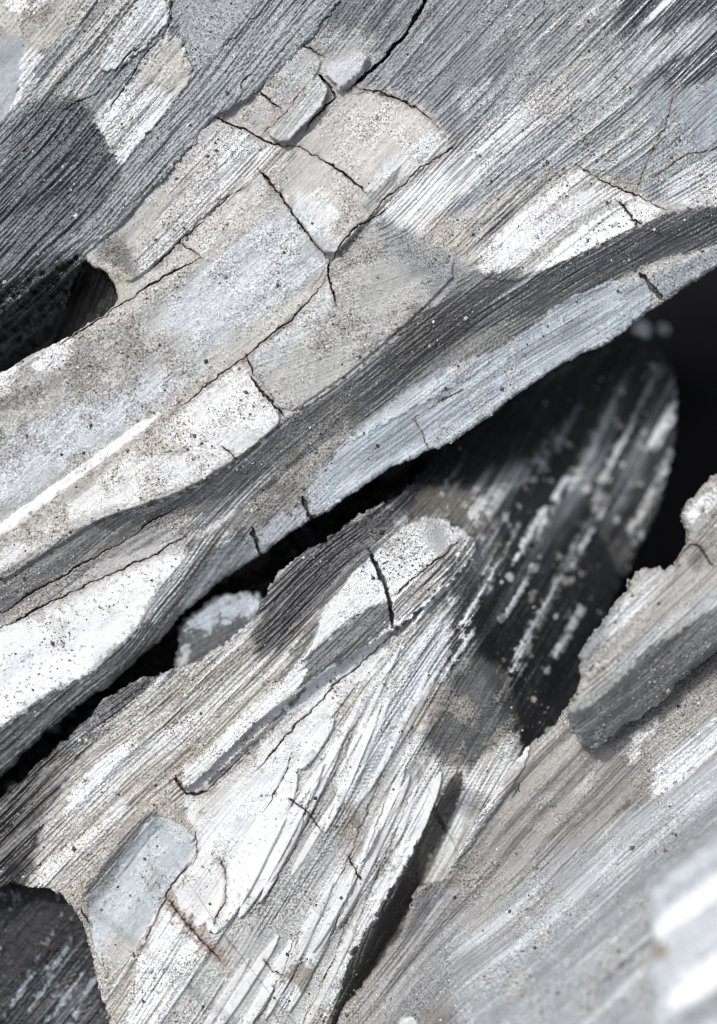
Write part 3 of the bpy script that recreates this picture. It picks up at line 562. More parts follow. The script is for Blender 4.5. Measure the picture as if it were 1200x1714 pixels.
# long white wedge and block
j([(300, 1300), (360, 1250), (440, 1180), (520, 1120), (600, 1080), (660, 1052), (640, 1110), (560, 1190), (490, 1300), (440, 1400), (400, 1490), (370, 1590), (320, 1560), (280, 1500), (330, 1420), (310, 1350)], (232, 231, 229), soft=3, rag=3, st=.25, gr=.5, dk=.5)
j([(320, 1350), (400, 1270), (470, 1200), (440, 1260), (370, 1340), (330, 1380)], (216, 210, 200), soft=8, rag=5, alt=(176, 160, 140), ch='i2', thr=.6)
j([(290, 1500), (325, 1430), (370, 1430), (380, 1490), (365, 1540), (340, 1545)], (226, 222, 216), soft=8, rag=5, dk=.8, alt=(176, 160, 140), ch='i2', thr=1)
# blades
def blade(x0, y0, x1, y1, wd, col, dz=.05, cur=0, a=1, st=.25, rag=1.5, alt=None):
    dx, dy = x1-x0, y1-y0; L = math.hypot(dx, dy); ux, uy = dx/L, dy/L; nx, ny = -uy, ux
    wd = wd*1.3
    P = [(x0, y0)]
    for t, wk in ((.12, .4), (.35, .55), (.65, .5), (.88, .38)): P.append((x0+dx*t+nx*(wd*wk+cur*t*(1-t)*4), y0+dy*t+ny*(wd*wk+cur*t*(1-t)*4)))
    P.append((x1, y1))
    for t, wk in ((.88, .32), (.65, .45), (.35, .5), (.12, .35)): P.append((x0+dx*t-nx*(wd*wk-cur*t*(1-t)*4), y0+dy*t-ny*(wd*wk-cur*t*(1-t)*4)))
    j(P, col, soft=1.2, rag=.3, dz=dz, a=a, st=.05, iso=.3, gr=.25, alt=alt, thr=.8)
j([(430, 1560), (480, 1400), (520, 1290), (600, 1180), (660, 1080), (740, 1060), (720, 1200), (740, 1290), (690, 1400), (620, 1560), (540, 1720), (500, 1810), (200, 1810), (220, 1700), (240, 1600), (280, 1500), (340, 1560)], (176, 174, 169), soft=4, rag=4, alt=(206, 206, 204), ch='c', thr=.15, sharp=.5, st=.55, altz=.04)
j([(620, 1200), (700, 1060), (760, 1020), (740, 1120), (700, 1220), (640, 1290), (560, 1330)], (158, 164, 170), soft=8, rag=6, alt=(194, 197, 200), thr=.2, st=1)
j([(470, 1390), (520, 1300), (560, 1310), (590, 1370), (520, 1520), (470, 1600), (420, 1600)], (166, 164, 160), soft=4, rag=4, st=.7, gr=1)
W1 = (240, 240, 240)
for b in ((352, 1570, 500, 1285, 34, W1), (395, 1545, 545, 1270, 20, W1), (430, 1520, 575, 1240, 12, (222, 222, 222)), (540, 1400, 640, 1170, 12, (232, 233, 235)), (575, 1350, 655, 1160, 9, (228, 229, 230)),
          (485, 1470, 560, 1340, 9, (222, 218, 212)), (520, 1330, 610, 1160, 10, W1), (500, 1290, 560, 1200, 16, (236, 236, 236)), (600, 1620, 700, 1400, 12, (226, 226, 224)), (620, 1560, 742, 1285, 22, (230, 230, 230)),
          (560, 1560, 690, 1290, 14, (218, 216, 212)), (600, 1450, 680, 1280, 13, (236, 236, 236)), (520, 1600, 640, 1370, 12, (220, 218, 214)), (480, 1700, 600, 1440, 14, (226, 225, 222)), (440, 1714, 560, 1470, 12, (218, 216, 212)),
          (400, 1740, 500, 1560, 16, (228, 227, 225)), (350, 1740, 470, 1560, 14, (222, 220, 216)), (330, 1740, 420, 1600, 10, (214, 211, 206)), (590, 1640, 640, 1520, 14, (214, 218, 222)), (500, 1740, 600, 1540, 10, (206, 204, 200)),
          (615, 1330, 720, 1120, 9, (214, 218, 222)), (560, 1310, 680, 1060, 7, (216, 219, 222)), (650, 1270, 740, 1110, 10, (196, 202, 208)), (450, 1480, 520, 1350, 8, (206, 206, 204)), (660, 1420, 700, 1300, 10, (222, 222, 220))):
    blade(*b, dz=.07 if b[4] > 11 else .04)
j([(220, 1600), (255, 1530), (285, 1510), (315, 1545), (340, 1572), (325, 1610), (280, 1680), (240, 1760), (200, 1760), (225, 1660)], (238, 237, 235), soft=3, rag=4, st=.6, dk=.6, alt=(200, 196, 188), thr=.7, dz=.03)
j([(215, 1600), (250, 1540), (240, 1600), (215, 1660), (190, 1714), (180, 1690)], (170, 156, 138), soft=6, rag=5, iso=6)
j([(282, 1490), (310, 1530), (345, 1570), (390, 1590), (380, 1620), (340, 1590), (300, 1550), (275, 1510)], (158, 136, 112), soft=6, rag=3, iso=7, a=.8)
j([(560, 1380), (600, 1340), (605, 1420), (570, 1420)], (150, 136, 116), soft=10, rag=5, iso=8, a=.8)
j([(480, 1620), (510, 1600), (520, 1640), (495, 1660)], (132, 118, 100), soft=6, rag=4, iso=6, a=.8)
j([(630, 1450), (660, 1430), (650, 1470), (632, 1475)], (132, 118, 100), soft=6, rag=4, iso=6, a=.7)
# grey dirt zone below the dark rock
j([(700, 1250), (730, 1150), (790, 1090), (850, 1130), (870, 1230), (840, 1290), (770, 1290), (730, 1270)], (82, 82, 82), soft=12, rag=6, alt=(120, 116, 108), ch='i2', thr=.6, st=.3, gr=1, dk=.6)
j([(680, 1200), (730, 1140), (740, 1180), (710, 1230), (670, 1240)], (170, 156, 136), soft=10, rag=6, a=.7, iso=5)
j([(760, 1330), (800, 1270), (860, 1220), (880, 1250), (820, 1340), (740, 1470), (720, 1490), (715, 1440)], (172, 166, 156), soft=4, rag=6, alt=(206, 206, 204), thr=.6)
# dark right hand face of the striped mass
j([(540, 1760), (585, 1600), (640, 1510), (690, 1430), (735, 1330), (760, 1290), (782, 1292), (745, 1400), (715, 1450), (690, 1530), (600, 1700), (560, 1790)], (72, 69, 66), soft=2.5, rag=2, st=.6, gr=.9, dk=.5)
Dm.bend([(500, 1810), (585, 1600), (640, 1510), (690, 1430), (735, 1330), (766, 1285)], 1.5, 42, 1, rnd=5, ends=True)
# raised split block with its striped underside
j([(520, 1085), (545, 1020), (590, 960), (622, 920), (700, 872), (730, 862), (775, 885), (800, 905), (795, 930), (740, 990), (665, 1052), (600, 1092), (520, 1145), (440, 1200), (310, 1325), (298, 1300), (400, 1200), (480, 1130)], (225, 224, 221), soft=1.5, rag=1.5, st=.3, gr=.8, dk=.7, dz=.22)
j([(622, 920), (700, 872), (730, 862), (775, 885), (772, 905), (660, 1000), (640, 965)], (228, 226, 222), soft=2, rag=2, dk=.9, gr=1)
j([(520, 1085), (545, 1020), (590, 960), (622, 925), (640, 965), (640, 995), (580, 1035), (530, 1080)], (240, 239, 237), soft=2, rag=2, st=.2, dk=.6)
j([(655, 1000), (700, 960), (772, 898), (798, 905), (790, 935), (745, 985), (662, 1050)], (158, 154, 148), soft=2, rag=2, alt=(228, 228, 226), ch='m', thr=.5, st=1.8)
j([(662, 1045), (740, 985), (795, 935), (780, 955), (720, 1010), (668, 1048)], (236, 236, 236), soft=1.5, rag=2)
j([(480, 1150), (520, 1090), (580, 1040), (645, 1000), (660, 1020), (655, 1050), (600, 1090), (530, 1130), (470, 1175), (400, 1220)], (100, 100, 102), soft=4, rag=4, st=.9, gr=1)  # facet turned from the sun, its shade put into the grey
j([(298, 1300), (340, 1262), (430, 1180), (520, 1118), (470, 1170), (380, 1260), (318, 1328)], (236, 235, 232), soft=2, rag=3, st=.9)
j([(330, 1325), (400, 1265), (470, 1190), (500, 1160), (440, 1240), (350, 1325)], (110, 106, 102), soft=4, rag=4, alt=(200, 198, 194), thr=.2, st=1.4)
j([(298, 1300), (330, 1270), (430, 1180), (480, 1135), (520, 1110), (500, 1150), (440, 1215), (370, 1285), (318, 1330)], (232, 232, 230), soft=2, rag=1.5, st=.4, gr=.4)
j([(335, 1318), (410, 1250), (480, 1185), (520, 1140), (490, 1185), (420, 1252), (345, 1322)], (84, 80, 80), soft=2, rag=2, alt=(150, 148, 146), thr=.6, a=.9)
Dm.bend([(430, 1206), (470, 1172), (530, 1120), (600, 1070), (655, 1040), (672, 1052)], .5, 36, 1, rnd=4, ends=True)
Dm.crack([(618, 918), (632, 950), (645, 975), (652, 1005), (660, 1052)], 11, .5, col=(52, 48, 44), halo=5)
Dm.crack([(655, 1000), (700, 965), (775, 900)], 2, .2)
Dm.crack([(295, 1298), (302, 1318), (318, 1332), (350, 1320)], 7, .3, col=(90, 76, 62), halo=16, ha=.6)
Dm.crack([(320, 1440), (290, 1480), (262, 1530), (235, 1590)], 2.6, .25, halo=8, col=(90, 70, 54))
Dm.crack([(275, 1500), (300, 1530), (340, 1575), (372, 1612)], 4, .2, col=(110, 84, 60), halo=14, ha=.6)
Dm.crack([(372, 1440), (380, 1490), (362, 1545)], 2.4, .15, col=(120, 92, 68), halo=9, ha=.6)
Dm.crack([(325, 1385), (330, 1420), (322, 1445)], 2.4, .15, col=(110, 84, 62))
Dm.crack([(485, 1335), (512, 1355), (538, 1390)], 2.6, .2, halo=6); Dm.crack([(580, 1430), (592, 1455), (608, 1475)], 4, .3, halo=8); Dm.crack([(440, 1605), (455, 1625), (475, 1632)], 3.6, .25, halo=8)
Dm.crack([(660, 1060), (560, 1150), (480, 1230), (430, 1290)], 2.4, .25, halo=3)
Dm.crack([(490, 1260), (455, 1340), (440, 1360)], 2, .15, halo=3)
Dm.crack([(137, 1522), (150, 1545), (156, 1555)], 2.6, .2)
for (a0, b0, a1, b1) in ((600, 1210, 500, 1400), (640, 1290, 560, 1480), (660, 1300, 520, 1640), (700, 1290, 590, 1560), (600, 1500, 480, 1760), (540, 1290, 420, 1560), (500, 1560, 400, 1760)):
    Dm.crack([(a0, b0), ((a0+a1)/2+6, (b0+b1)/2+3), (a1, b1)], 1.6, .1, halo=4, col=(120, 112, 102))
# pale grey inset, and the shelf above it with its shadow painted grey
j([(140, 1490), (190, 1420), (245, 1362), (270, 1352), (262, 1368), (240, 1385), (200, 1440), (150, 1500)], (118, 118, 117), soft=2.5, rag=2, st=.7)
j([(146, 1500), (180, 1468), (220, 1410), (250, 1368), (272, 1364), (305, 1380), (322, 1400), (325, 1430), (290, 1475), (262, 1520), (232, 1580), (212, 1612), (185, 1632), (160, 1600), (150, 1550)], (190, 196, 198), soft=1.2, rag=.8, iso=1, st=.12, gr=.45, dk=.45, dz=-.02, sm=1)
Dm.bend([(120, 1512), (180, 1438), (243, 1364), (285, 1352)], .75, 30, 1, rnd=3, ends=True)
j([(160, 1590), (200, 1560), (230, 1580), (212, 1625), (170, 1700), (160, 1650)], (192, 184, 170), soft=10, rag=5, iso=6, a=.8)
# shadow right under the great slab painted as black, and the dark upper shoulder
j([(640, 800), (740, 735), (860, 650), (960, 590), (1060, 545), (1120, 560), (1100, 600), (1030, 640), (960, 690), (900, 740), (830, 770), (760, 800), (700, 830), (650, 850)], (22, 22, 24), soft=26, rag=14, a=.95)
j([(430, 1000), (470, 960), (560, 880), (640, 835), (680, 840), (640, 880), (560, 960), (520, 1010), (470, 1080), (430, 1100), (420, 1060)], (30, 29, 31), soft=10, rag=26, alt=(96, 94, 96), ch='m', thr=1.3, a=.95)
j([(-90, 1360), (0, 1310), (70, 1270), (75, 1320), (50, 1390), (40, 1490), (-90, 1520)], (38, 36, 36), soft=14, rag=8, a=.75, alt=(90, 88, 84), ch='m', thr=1.1)
for (xx, yy, ln, wd, cc) in ((978, 785, 50, 12, 1), (1116, 705, 55, 12, 1), (1112, 790, 40, 8, .8), (925, 850, 60, 10, .9), (885, 900, 46, 10, .9), (1030, 765, 60, 6, .8), (905, 780, 50, 6, .7), (730, 990, 110, 7, .9), (800, 1000, 60, 8, .9), (985, 900, 60, 6, .8), (800, 850, 22, 20, .7), (830, 840, 30, 10, .8), (870, 990, 50, 6, .8), (950, 1060, 50, 5, .6), (1080, 850, 50, 6, .8), (760, 1110, 60, 6, .6)):
    a = math.radians(62 if xx > 780 else 58); cx, sx = math.cos(a), -math.sin(a); nx, ny = -sx, cx
    j([(xx-ln*cx, yy-ln*sx), (xx-.3*ln*cx+wd*nx*.5, yy-.3*ln*sx+wd*ny*.5), (xx+ln*cx+wd*nx*.15, yy+ln*sx+wd*ny*.15), (xx+ln*cx-wd*nx*.2, yy+ln*sx-wd*ny*.2), (xx-.3*ln*cx-wd*nx*.6, yy-.3*ln*sx-wd*ny*.6)], (240, 242, 245), soft=4, rag=6, a=cc, iso=3, dz=.03)
Dm.stain(.4)
Dm.part('background_face', [(700, 740), (1180, 520), (1200, 800), (1000, 1250), (900, 1450), (860, 1310), (770, 1290), (700, 1240), (720, 1150), (800, 960), (800, 880), (760, 860), (690, 830)], 'blurred black face with white streaks')
Dm.part('split_block', [(520, 1085), (545, 1020), (590, 960), (622, 920), (700, 872), (730, 862), (775, 885), (800, 905), (795, 930), (740, 990), (665, 1052), (600, 1092), (520, 1145), (440, 1200), (310, 1325), (298, 1300), (400, 1200), (480, 1130)], 'white topped split block')
Dm.part('inset_panel', [(146, 1500), (180, 1468), (220, 1410), (250, 1368), (272, 1364), (305, 1380), (322, 1400), (325, 1430), (290, 1475), (262, 1520), (232, 1580), (212, 1612), (185, 1632), (160, 1600), (150, 1550)], 'smooth pale blue grey panel')
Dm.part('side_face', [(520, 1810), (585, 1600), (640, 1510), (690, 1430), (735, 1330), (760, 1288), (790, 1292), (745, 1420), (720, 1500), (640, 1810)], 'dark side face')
Dm.part('ribbed_shoulder', [(-95, 1430), (0, 1318), (200, 1150), (300, 1112), (180, 1215), (120, 1290), (85, 1350), (45, 1500), (-95, 1530)], 'dark ribbed shoulder')
Dm.part('blade_zone', [(430, 1600), (480, 1400), (520, 1290), (600, 1180), (660, 1060), (740, 1060), (720, 1200), (760, 1288), (690, 1430), (585, 1600), (520, 1810), (195, 1810), (240, 1600), (285, 1500), (372, 1612)], 'white and tan splintered blades')
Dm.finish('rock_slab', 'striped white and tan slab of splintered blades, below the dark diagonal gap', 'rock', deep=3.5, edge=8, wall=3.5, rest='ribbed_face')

# pale blue lump in the gap
Lp = Rock([(286, 1140), (296, 1075), (306, 1040), (345, 1000), (372, 990), (420, 984), (446, 1000), (470, 1040), (440, 1075), (440, 1130), (340, 1150)], [(370, 1050, 30)], 41, z0=-1.15, base=(84, 88, 92), tilt=(-.1, .25), pivot=(370, 1050))
Lp.streaks(); Lp.st[:] = .4
Lp.patch([(300, 1050), (330, 1005), (390, 985), (440, 1000), (430, 1030), (380, 1035), (330, 1060)], (168, 178, 186), soft=8, rag=6, iso=5)
Lp.patch([(340, 1100), (380, 1075), (430, 1060), (420, 1080), (370, 1105)], (206, 208, 208), soft=3, rag=4)
Lp.patch([(296, 1120), (305, 1075), (320, 1090), (312, 1120)], (170, 172, 172), soft=4, rag=3)
Lp.finish('rock_lump', 'pale blue grey lump wedged in the dark gap left of the middle', 'rock', deep=2.5, edge=12)
# ragged dark rim filling the gap below the great slab
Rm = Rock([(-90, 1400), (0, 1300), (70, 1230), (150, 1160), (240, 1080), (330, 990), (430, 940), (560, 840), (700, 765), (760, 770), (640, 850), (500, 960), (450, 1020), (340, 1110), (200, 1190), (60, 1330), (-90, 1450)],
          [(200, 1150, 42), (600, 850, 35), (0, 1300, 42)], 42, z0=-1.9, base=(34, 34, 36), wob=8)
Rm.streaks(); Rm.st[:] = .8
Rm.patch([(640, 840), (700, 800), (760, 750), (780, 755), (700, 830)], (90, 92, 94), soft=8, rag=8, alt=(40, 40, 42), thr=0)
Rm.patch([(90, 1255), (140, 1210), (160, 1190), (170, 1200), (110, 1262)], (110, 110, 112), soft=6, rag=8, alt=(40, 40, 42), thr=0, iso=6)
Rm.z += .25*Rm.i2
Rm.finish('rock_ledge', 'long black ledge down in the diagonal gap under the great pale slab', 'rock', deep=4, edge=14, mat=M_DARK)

# ================================================================== G : dark block, lower left corner
Gb = Rock([(-90, 1440), (40, 1440), (130, 1460), (175, 1530), (190, 1620), (215, 1700), (225, 1810), (-90, 1810)], [(50, 1650, 52)], 51, z0=-1.1, base=(34, 34, 38), tilt=(.04, .03), pivot=(80, 1600))
Gb.streaks(); Gb.st[:] = .35; Gb.gr[:] = 1
for t_ in range(14):
    xx = -60+t_*20; Gb.patch([(xx, 1740), (xx+50, 1655), (xx+96, 1580), (xx+60, 1652)], (110, 118, 130), soft=1.2, rag=2.5, a=.5) if t_ % 3 != 1 else None
Gb.patch([(-90, 1714), (0, 1660), (60, 1640), (150, 1570), (220, 1700), (200, 1810), (-90, 1810)], (40, 42, 47), soft=14, rag=10, st=.9, alt=(84, 88, 95), ch='m', thr=1.1)
for b in ((10, 1700, 62, 1615, 5), (30, 1725, 120, 1575, 5), (60, 1730, 150, 1610, 6), (75, 1720, 158, 1600, 7), (100, 1740, 165, 1625, 5)):
    x0, y0, x1, y1, wd = b
    Gb.patch([(x0, y0), ((x0+x1)/2+wd, (y0+y1)/2+wd*.6), (x1, y1), ((x0+x1)/2-wd*.4, (y0+y1)/2-wd*.4)], (146, 154, 164), soft=1.5, rag=3, a=.8)
k = sst(2.0, 2.8, Gb.i1+.6*Gb.i2)*.4
Gb.col = Gb.col*(1-k[..., None])+lin((170, 170, 172))*k[..., None]
Gb.finish('rock_block', 'blackish block with thin pale lines, filling the lower left corner', 'rock', deep=2.5, edge=8, mat=M_ROCK)

# ================================================================== F : tan grey rock rising to the lower right
Fm = Rock([(545, 1760), (562, 1714), (600, 1660), (640, 1600), (672, 1555), (690, 1505), (706, 1478), (740, 1482), (800, 1370), (850, 1290), (888, 1244), (920, 1226), (950, 1180), (1000, 1150), (1080, 1080), (1300, 940), (1300, 1810), (520, 1810)],
          [(700, 1520, 55), (800, 1380, 52), (900, 1300, 48), (1000, 1250, 48), (1150, 1200, 40), (1000, 1400, 40), (800, 1600, 35), (1150, 1550, 38), (900, 1500, 38), (1100, 1350, 38), (620, 1680, 50)], 61, z0=-.3, base=(146, 139, 130), wob=2.5)
Fm.streaks(); Fm.st[:] = .6
q = (Fm.X-820)*.62+(Fm.Y-1440)*.78
Fm.z += np.maximum(0, q)/100*.75*sst(0, 260, q)
f = Fm.patch
f([(930, 1180), (1060, 1160), (1200, 1060), (1300, 1000), (1300, 1150), (1150, 1230), (1060, 1320), (1000, 1400), (900, 1380), (860, 1320)], (156, 150, 142), soft=20, rag=10, alt=(170, 163, 152), thr=.4, gr=1)
f([(885, 1350), (1000, 1290), (1060, 1250), (1090, 1300), (1000, 1400), (900, 1420)], (132, 129, 126), soft=24, rag=12, a=.8)
f([(738, 1480), (800, 1370), (870, 1262), (884, 1246), (890, 1256), (870, 1300), (800, 1400), (752, 1460)], (214, 217, 219), soft=2, rag=2, st=.5, dz=.05)
f([(845, 1300), (880, 1270), (960, 1210), (1000, 1220), (960, 1290), (900, 1320), (830, 1380)], (168, 160, 150), soft=8, rag=5, alt=(150, 134, 116), ch='i2', thr=.5)
f([(905, 1350), (935, 1320), (955, 1308), (960, 1315), (920, 1352)], (200, 203, 205), soft=3, rag=4)
f([(960, 1330), (985, 1300), (1000, 1290), (995, 1305), (968, 1336)], (220, 221, 222), soft=3, rag=4)
f([(1043, 1225), (1070, 1210), (1102, 1195), (1100, 1215), (1075, 1260), (1055, 1285), (1052, 1262), (1062, 1240)], (216, 213, 208), soft=3, rag=4, alt=(182, 176, 166), thr=.8)
f([(1085, 1312), (1090, 1290), (1130, 1252), (1200, 1198), (1300, 1140), (1300, 1200), (1200, 1262), (1130, 1310), (1095, 1338)], (210, 211, 212), soft=3, rag=5, alt=(168, 168, 166), ch='m', thr=.6)
f([(1092, 1340), (1092, 1322), (1130, 1298), (1200, 1240), (1300, 1180), (1200, 1256), (1130, 1316)], (246, 246, 246), soft=2.5, rag=2)
f([(960, 1262), (1000, 1262), (1090, 1206), (1160, 1146), (1300, 1040), (1300, 1000), (1150, 1110), (1000, 1230)], (84, 78, 72), soft=7, rag=4, a=.7)  # contact shadow of the right hand block, painted on the slab
f([(700, 1560), (760, 1440), (880, 1280), (1000, 1240), (1090, 1330), (1000, 1420), (860, 1500), (740, 1620)], (150, 142, 132), soft=30, rag=10, a=.7, st=.35, gr=1)
f([(1025, 1358), (1065, 1325), (1088, 1328), (1088, 1362), (1050, 1372)], (104, 98, 92), soft=8, rag=5, a=.85, iso=6)
f([(690, 1520), (712, 1492), (760, 1480), (780, 1500), (770, 1600), (740, 1690), (680, 1714), (600, 1700), (640, 1610)], (134, 131, 129), soft=16, rag=8, gr=1, st=.6, alt=(150, 146, 140), thr=.5)
f([(718, 1500), (742, 1486), (762, 1484), (730, 1516), (716, 1560)], (176, 178, 184), soft=5, rag=3, a=.7)
f([(760, 1640), (860, 1560), (960, 1500), (1090, 1480), (1100, 1700), (1000, 1810), (760, 1810)], (152, 156, 160), soft=30, rag=16, alt=(176, 178, 180), ch='i2', thr=.6, a=.9, st=.4)
f([(850, 1520), (980, 1420), (1100, 1340), (1300, 1240), (1300, 1420), (1100, 1480), (960, 1540), (870, 1600)], (126, 129, 131), soft=30, rag=16, alt=(140, 136, 130), ch='m', thr=.6, a=.85)
f([(650, 1760), (660, 1705), (700, 1696), (706, 1740)], (238, 238, 238), soft=4, rag=3, dz=.1)
f([(706, 1700), (722, 1682), (765, 1690), (770, 1720), (720, 1740)], (120, 106, 92), soft=8, rag=3, iso=6)
f([(770, 1650), (830, 1620), (820, 1650), (775, 1680)], (176, 170, 162), soft=8, rag=6)
for k in range(50):
    xx = _r.uniform(800, 1090); yy = _r.uniform(1540, 1720); q = 2+abs(_r.gauss(0, 3))
    f([(xx-q, yy+q*1.2), (xx-q, yy-q), (xx+q, yy-1.2*q), (xx+q, yy+q)], (214, 216, 218), soft=2.5, rag=1, iso=1.5, a=.25)
f([(1030, 1790), (1060, 1640), (1110, 1600), (1140, 1714), (1120, 1810)], (180, 182, 184), soft=10, rag=8)
Fm.bend([(545, 1800), (600, 1690), (650, 1620), (690, 1560), (700, 1515)], .5, 40, -1, rnd=6) if False else None
f([(640, 1700), (760, 1560), (900, 1440), (1040, 1400), (1300, 1230), (1300, 1810), (640, 1810)], (150, 154, 158), soft=40, rag=20, alt=(122, 124, 126), ch='w', thr=0, sharp=.9, a=.35)
f([(760, 1560), (900, 1440), (1040, 1400), (1300, 1230), (1300, 1810), (760, 1810)], (150, 153, 156), soft=40, rag=20, alt=(206, 210, 214), ch='c', thr=1.0, sharp=.6, a=.6)
f([(1000, 1400), (1100, 1330), (1300, 1200), (1300, 1250), (1120, 1370), (1010, 1440)], (186, 190, 194), soft=12, rag=12, a=.6)
Fm.z += .05*Fm.w+.025*Fm.c
Fm.crack([(690, 1500), (720, 1486), (760, 1478), (815, 1472)], 1.5, .06, halo=8, col=(120, 116, 110))
Fm.crack([(830, 1570), (870, 1540), (925, 1490), (950, 1470)], 1.6, .05, col=(150, 128, 98), halo=8)
Fm.crack([(880, 1520), (885, 1518)], 4, .1)
Fm.stain(.35)
Fm.part('spar_vein', [(738, 1480), (800, 1370), (870, 1262), (884, 1242), (892, 1256), (870, 1300), (800, 1400), (752, 1462)], 'thin pale spar vein')
Fm.part('spar_vein', [(1080, 1312), (1090, 1285), (1130, 1248), (1200, 1194), (1300, 1130), (1300, 1200), (1200, 1266), (1130, 1318), (1090, 1342)], 'bright white spar vein')
Fm.finish('rock_slab', 'tan grey grainy slab rising out of focus towards the lower right corner', 'rock', deep=4, edge=10, rest='grainy_face')

# ================================================================== E : right hand block above the slab
E = Rock([(1300, 730), (1200, 800), (1168, 832), (1146, 852), (1145, 870), (1158, 896), (1140, 932), (1100, 948), (1075, 954), (1052, 978), (1030, 1012), (1000, 1050), (966, 1090), (970, 1118), (968, 1150), (945, 1182), (948, 1215), (972, 1244), (994, 1250), (1030, 1228), (1090, 1190), (1150, 1132), (1300, 1020)],
         [(1050, 1050, 45), (1150, 1000, 40), (1000, 1200, 38), (1180, 850, 50)], 71, z0=.75, base=(166, 160, 150), wob=3)
E.streaks(); E.st[:] = .5; E.gr[:] = 1
e = E.patch
e([(1000, 1068), (1020, 1035), (1060, 995), (1100, 958), (1128, 950), (1120, 975), (1080, 1020), (1030, 1062)], (214, 214, 212), soft=3, rag=4, alt=(182, 178, 170), thr=.8)
e([(975, 1130), (966, 1090), (1000, 1046), (1030, 1008), (1040, 1010), (1010, 1060), (1000, 1100)], (132, 134, 136), soft=8, rag=4, a=.9)
e([(1010, 1130), (1070, 1070), (1130, 1030), (1200, 985), (1300, 930), (1300, 960), (1200, 1020), (1140, 1052), (1040, 1130)], (176, 174, 170), soft=6, rag=5)
e([(1146, 856), (1170, 836), (1200, 806), (1230, 790), (1190, 850), (1160, 880)], (228, 228, 226), soft=3, rag=3)
e([(1160, 900), (1190, 860), (1300, 800), (1300, 920), (1200, 950), (1140, 940)], (150, 142, 130), soft=6, rag=4)
e([(1150, 940), (1175, 900), (1185, 930), (1165, 960)], (100, 96, 92), soft=8, rag=4, a=.7)
e([(960, 1185), (1010, 1145), (1060, 1105), (1135, 1056), (1200, 1018), (1300, 960), (1300, 1040), (1150, 1132), (1090, 1180), (1030, 1225), (994, 1250), (972, 1235), (945, 1215)], (122, 120, 119), soft=3, rag=2.5, alt=(104, 102, 100), ch='c', thr=.4, gr=1)  # shade of the underside put into its grey
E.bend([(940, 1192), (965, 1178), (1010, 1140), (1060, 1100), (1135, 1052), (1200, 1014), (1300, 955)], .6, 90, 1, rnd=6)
E.bend([(900, 1080), (1000, 1110), (1100, 1150)], 0, 1, 1)
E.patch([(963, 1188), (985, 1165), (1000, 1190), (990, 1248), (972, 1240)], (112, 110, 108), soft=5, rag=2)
E.patch([(962, 1183), (1010, 1148), (1060, 1106), (1066, 1110), (1010, 1158), (975, 1190)], (184, 182, 178), soft=2, rag=3, a=.9)
E.crack([(1140, 930), (1165, 905), (1195, 950)], 4, .15, halo=10)
E.stain(.4)
E.part('underside', [(945, 1192), (965, 1180), (1010, 1143), (1060, 1103), (1135, 1055), (1200, 1017), (1305, 957), (1305, 1050), (1150, 1140), (994, 1260), (940, 1240)], 'underside with its shade painted dark grey')
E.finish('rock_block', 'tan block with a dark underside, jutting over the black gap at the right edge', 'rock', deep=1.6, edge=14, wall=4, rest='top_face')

# ================================================================== K : blurred white block, lower right corner
Kb = Rock([(1096, 1700), (1088, 1620), (1092, 1560), (1086, 1505), (1110, 1470), (1180, 1415), (1300, 1330), (1300, 1810), (1100, 1810)], [(1150, 1600, 35)], 81, z0=3.6, base=(186, 191, 196), tilt=(.1, .15), pivot=(1150, 1600), wob=3)
Kb.streaks(); Kb.st[:] = .5
g_ = Kb.patch
g_([(1092, 1560), (1096, 1540), (1140, 1500), (1200, 1455), (1300, 1390), (1300, 1440), (1200, 1505), (1120, 1566)], (244, 245, 246), soft=6, rag=5)
g_([(1100, 1600), (1170, 1550), (1300, 1460), (1300, 1510), (1160, 1600), (1100, 1640)], (186, 190, 194), soft=10, rag=8)
g_([(1110, 1690), (1130, 1640), (1200, 1590), (1300, 1530), (1300, 1600), (1160, 1680)], (240, 240, 240), soft=8, rag=6)
g_([(1088, 1575), (1120, 1580), (1110, 1610), (1092, 1605)], (150, 120, 100), soft=8, rag=3)
g_([(1100, 1720), (1160, 1680), (1300, 1600), (1300, 1640), (1180, 1714), (1120, 1760)], (150, 152, 154), soft=6, rag=6)
g_([(1100, 1490), (1180, 1430), (1300, 1345), (1300, 1380), (1200, 1450), (1110, 1520)], (176, 182, 186), soft=10, rag=6)
Kb.finish('rock_block', 'white banded block, strongly out of focus in the lower right corner', 'rock', deep=1.4, edge=16)

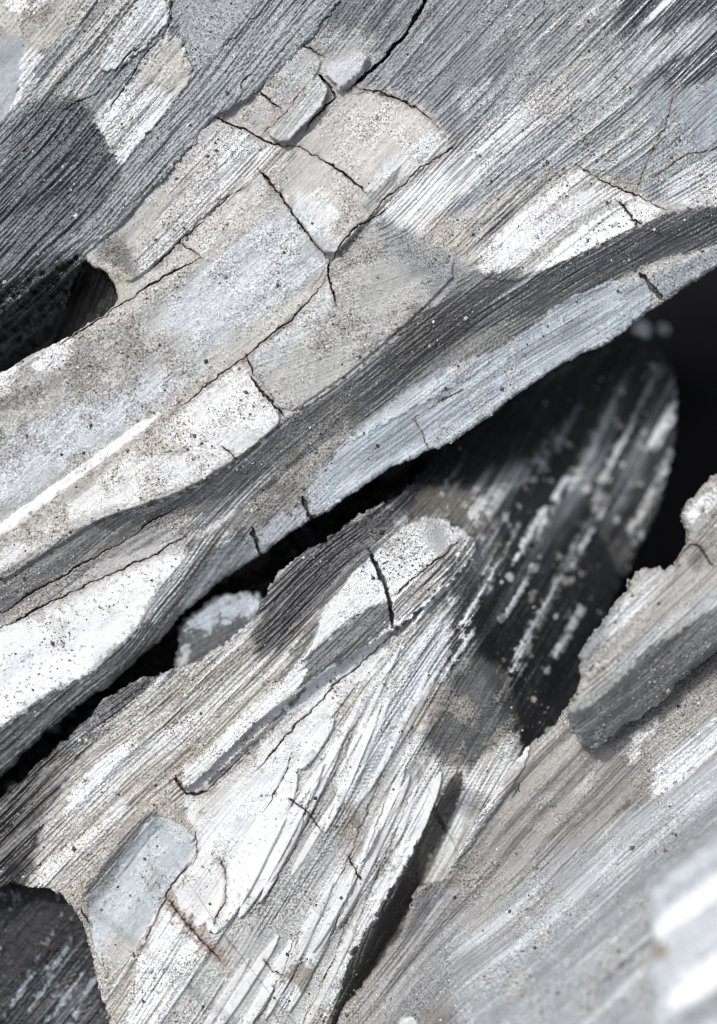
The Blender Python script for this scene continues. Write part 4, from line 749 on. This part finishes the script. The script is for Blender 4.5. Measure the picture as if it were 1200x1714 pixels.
# loose grit lying in the seams and on the faces
def grit():
    rng = np.random.default_rng(77); Vs = []; Fs = []; Cs = []
    octv = np.array([(1, 0, 0), (-1, 0, 0), (0, 1, 0), (0, -1, 0), (0, 0, 1), (0, 0, -1)], float)
    octf = np.array([(0, 2, 4), (2, 1, 4), (1, 3, 4), (3, 0, 4), (2, 0, 5), (1, 2, 5), (3, 1, 5), (0, 3, 5)])
    pal = np.array([lin(c) for c in ((214, 212, 208), (150, 132, 110), (96, 86, 76), (70, 64, 60), (176, 166, 150), (232, 232, 232))])
    n = 0
    for R_, cnt in ((B, 2300), (Dm, 1300), (Fm, 900), (A, 500), (E, 260)):
        ok = R_.keep & (np.abs(R_.X-600) < 640) & (np.abs(R_.Y-857) < 900) & (R_.z > -3.2)
        cl = sst(-.5, 1.5, R_.i2+.6*R_.i3)+.08
        p = (ok*cl).ravel().astype(float); p /= p.sum()
        for q_ in rng.choice(p.size, cnt, p=p):
            c = R_.V.reshape(-1, 3)[q_]; sz = (1.0+rng.exponential(.75))/100*S
            v = octv*rng.uniform(.6, 1.2, (6, 1))*sz
            a = rng.uniform(0, 6.28); ca, sa = math.cos(a), math.sin(a)
            v = v@np.array([(ca, -sa, 0), (sa, ca, 0), (0, 0, .8)])
            Vs.append(v+c+np.array([0, 0, sz*.25])); Fs.append(octf+n); n += 6
            Cs.append(np.repeat(pal[rng.choice(6, p=(.2, .25, .22, .13, .12, .08))][None], 6, 0))
    V = np.concatenate(Vs); F = np.concatenate(Fs); Cc = np.concatenate(Cs)
    me = bpy.data.meshes.new('grit'); me.from_pydata(V.tolist(), [], F.tolist()); me.update()
    for an, arr in (('mineral', np.concatenate([Cc, np.ones((n, 1))], 1)), ('texture', np.tile((.3, .2, .3, 1), (n, 1)))):
        ca = me.attributes.new(an, 'FLOAT_COLOR', 'POINT'); ca.data.foreach_set('color', arr.astype(np.float32).ravel())
    me.materials.append(M_ROCK)
    o = bpy.data.objects.new('grit', me); o['kind'] = 'stuff'; C.collection.objects.link(o)
grit()
# quartz pebbles glinting in the dark gap
def pebble(px, py, z, r, seed, label):
    rng = random.Random(seed); k = (D-z)/D
    me = bpy.data.meshes.new('quartz_pebble')
    import bmesh
    bm = bmesh.new(); bmesh.ops.create_icosphere(bm, subdivisions=4, radius=1)
    from mathutils import noise as mn
    for v in bm.verts:
        c = v.co.copy(); n = mn.noise(c*1.3+Vector((seed, 0, 0)))*.35+mn.noise(c*4+Vector((seed, 9, 0)))*.08
        v.co = c*(1+n); v.co.x *= 1.15; v.co.z *= .8
        v.co *= r/100*S
    bm.to_mesh(me); bm.free()
    n = len(me.vertices)
    for an, vv in (('mineral', (.5, .53, .56, 1)), ('texture', (.6, .4, 0, 1))):
        ca = me.attributes.new(an, 'FLOAT_COLOR', 'POINT'); ca.data.foreach_set('color', np.tile(vv, n).astype(np.float32))
    for p in me.polygons: p.use_smooth = True
    me.materials.append(M_ROCK)
    o = bpy.data.objects.new('quartz_pebble', me); C.collection.objects.link(o)
    o.location = ((px-600)/100*k*S, (857-py)/100*k*S, z*S); o.rotation_euler = (rng.random(), rng.random(), rng.random()*3)
    o['kind'] = 'thing'; o['label'] = label; o['category'] = 'pebble'; o['group'] = 'pebbles in the dark gap'
pebble(1074, 553, -4.6, 17, 3, 'round pale blue quartz pebble, larger of two, under the lip of the great slab')
pebble(1110, 551, -5.2, 9, 5, 'small grey quartz pebble, right of the larger one, under the lip of the great slab')
print('total %.1fs' % (time.time()-T0))
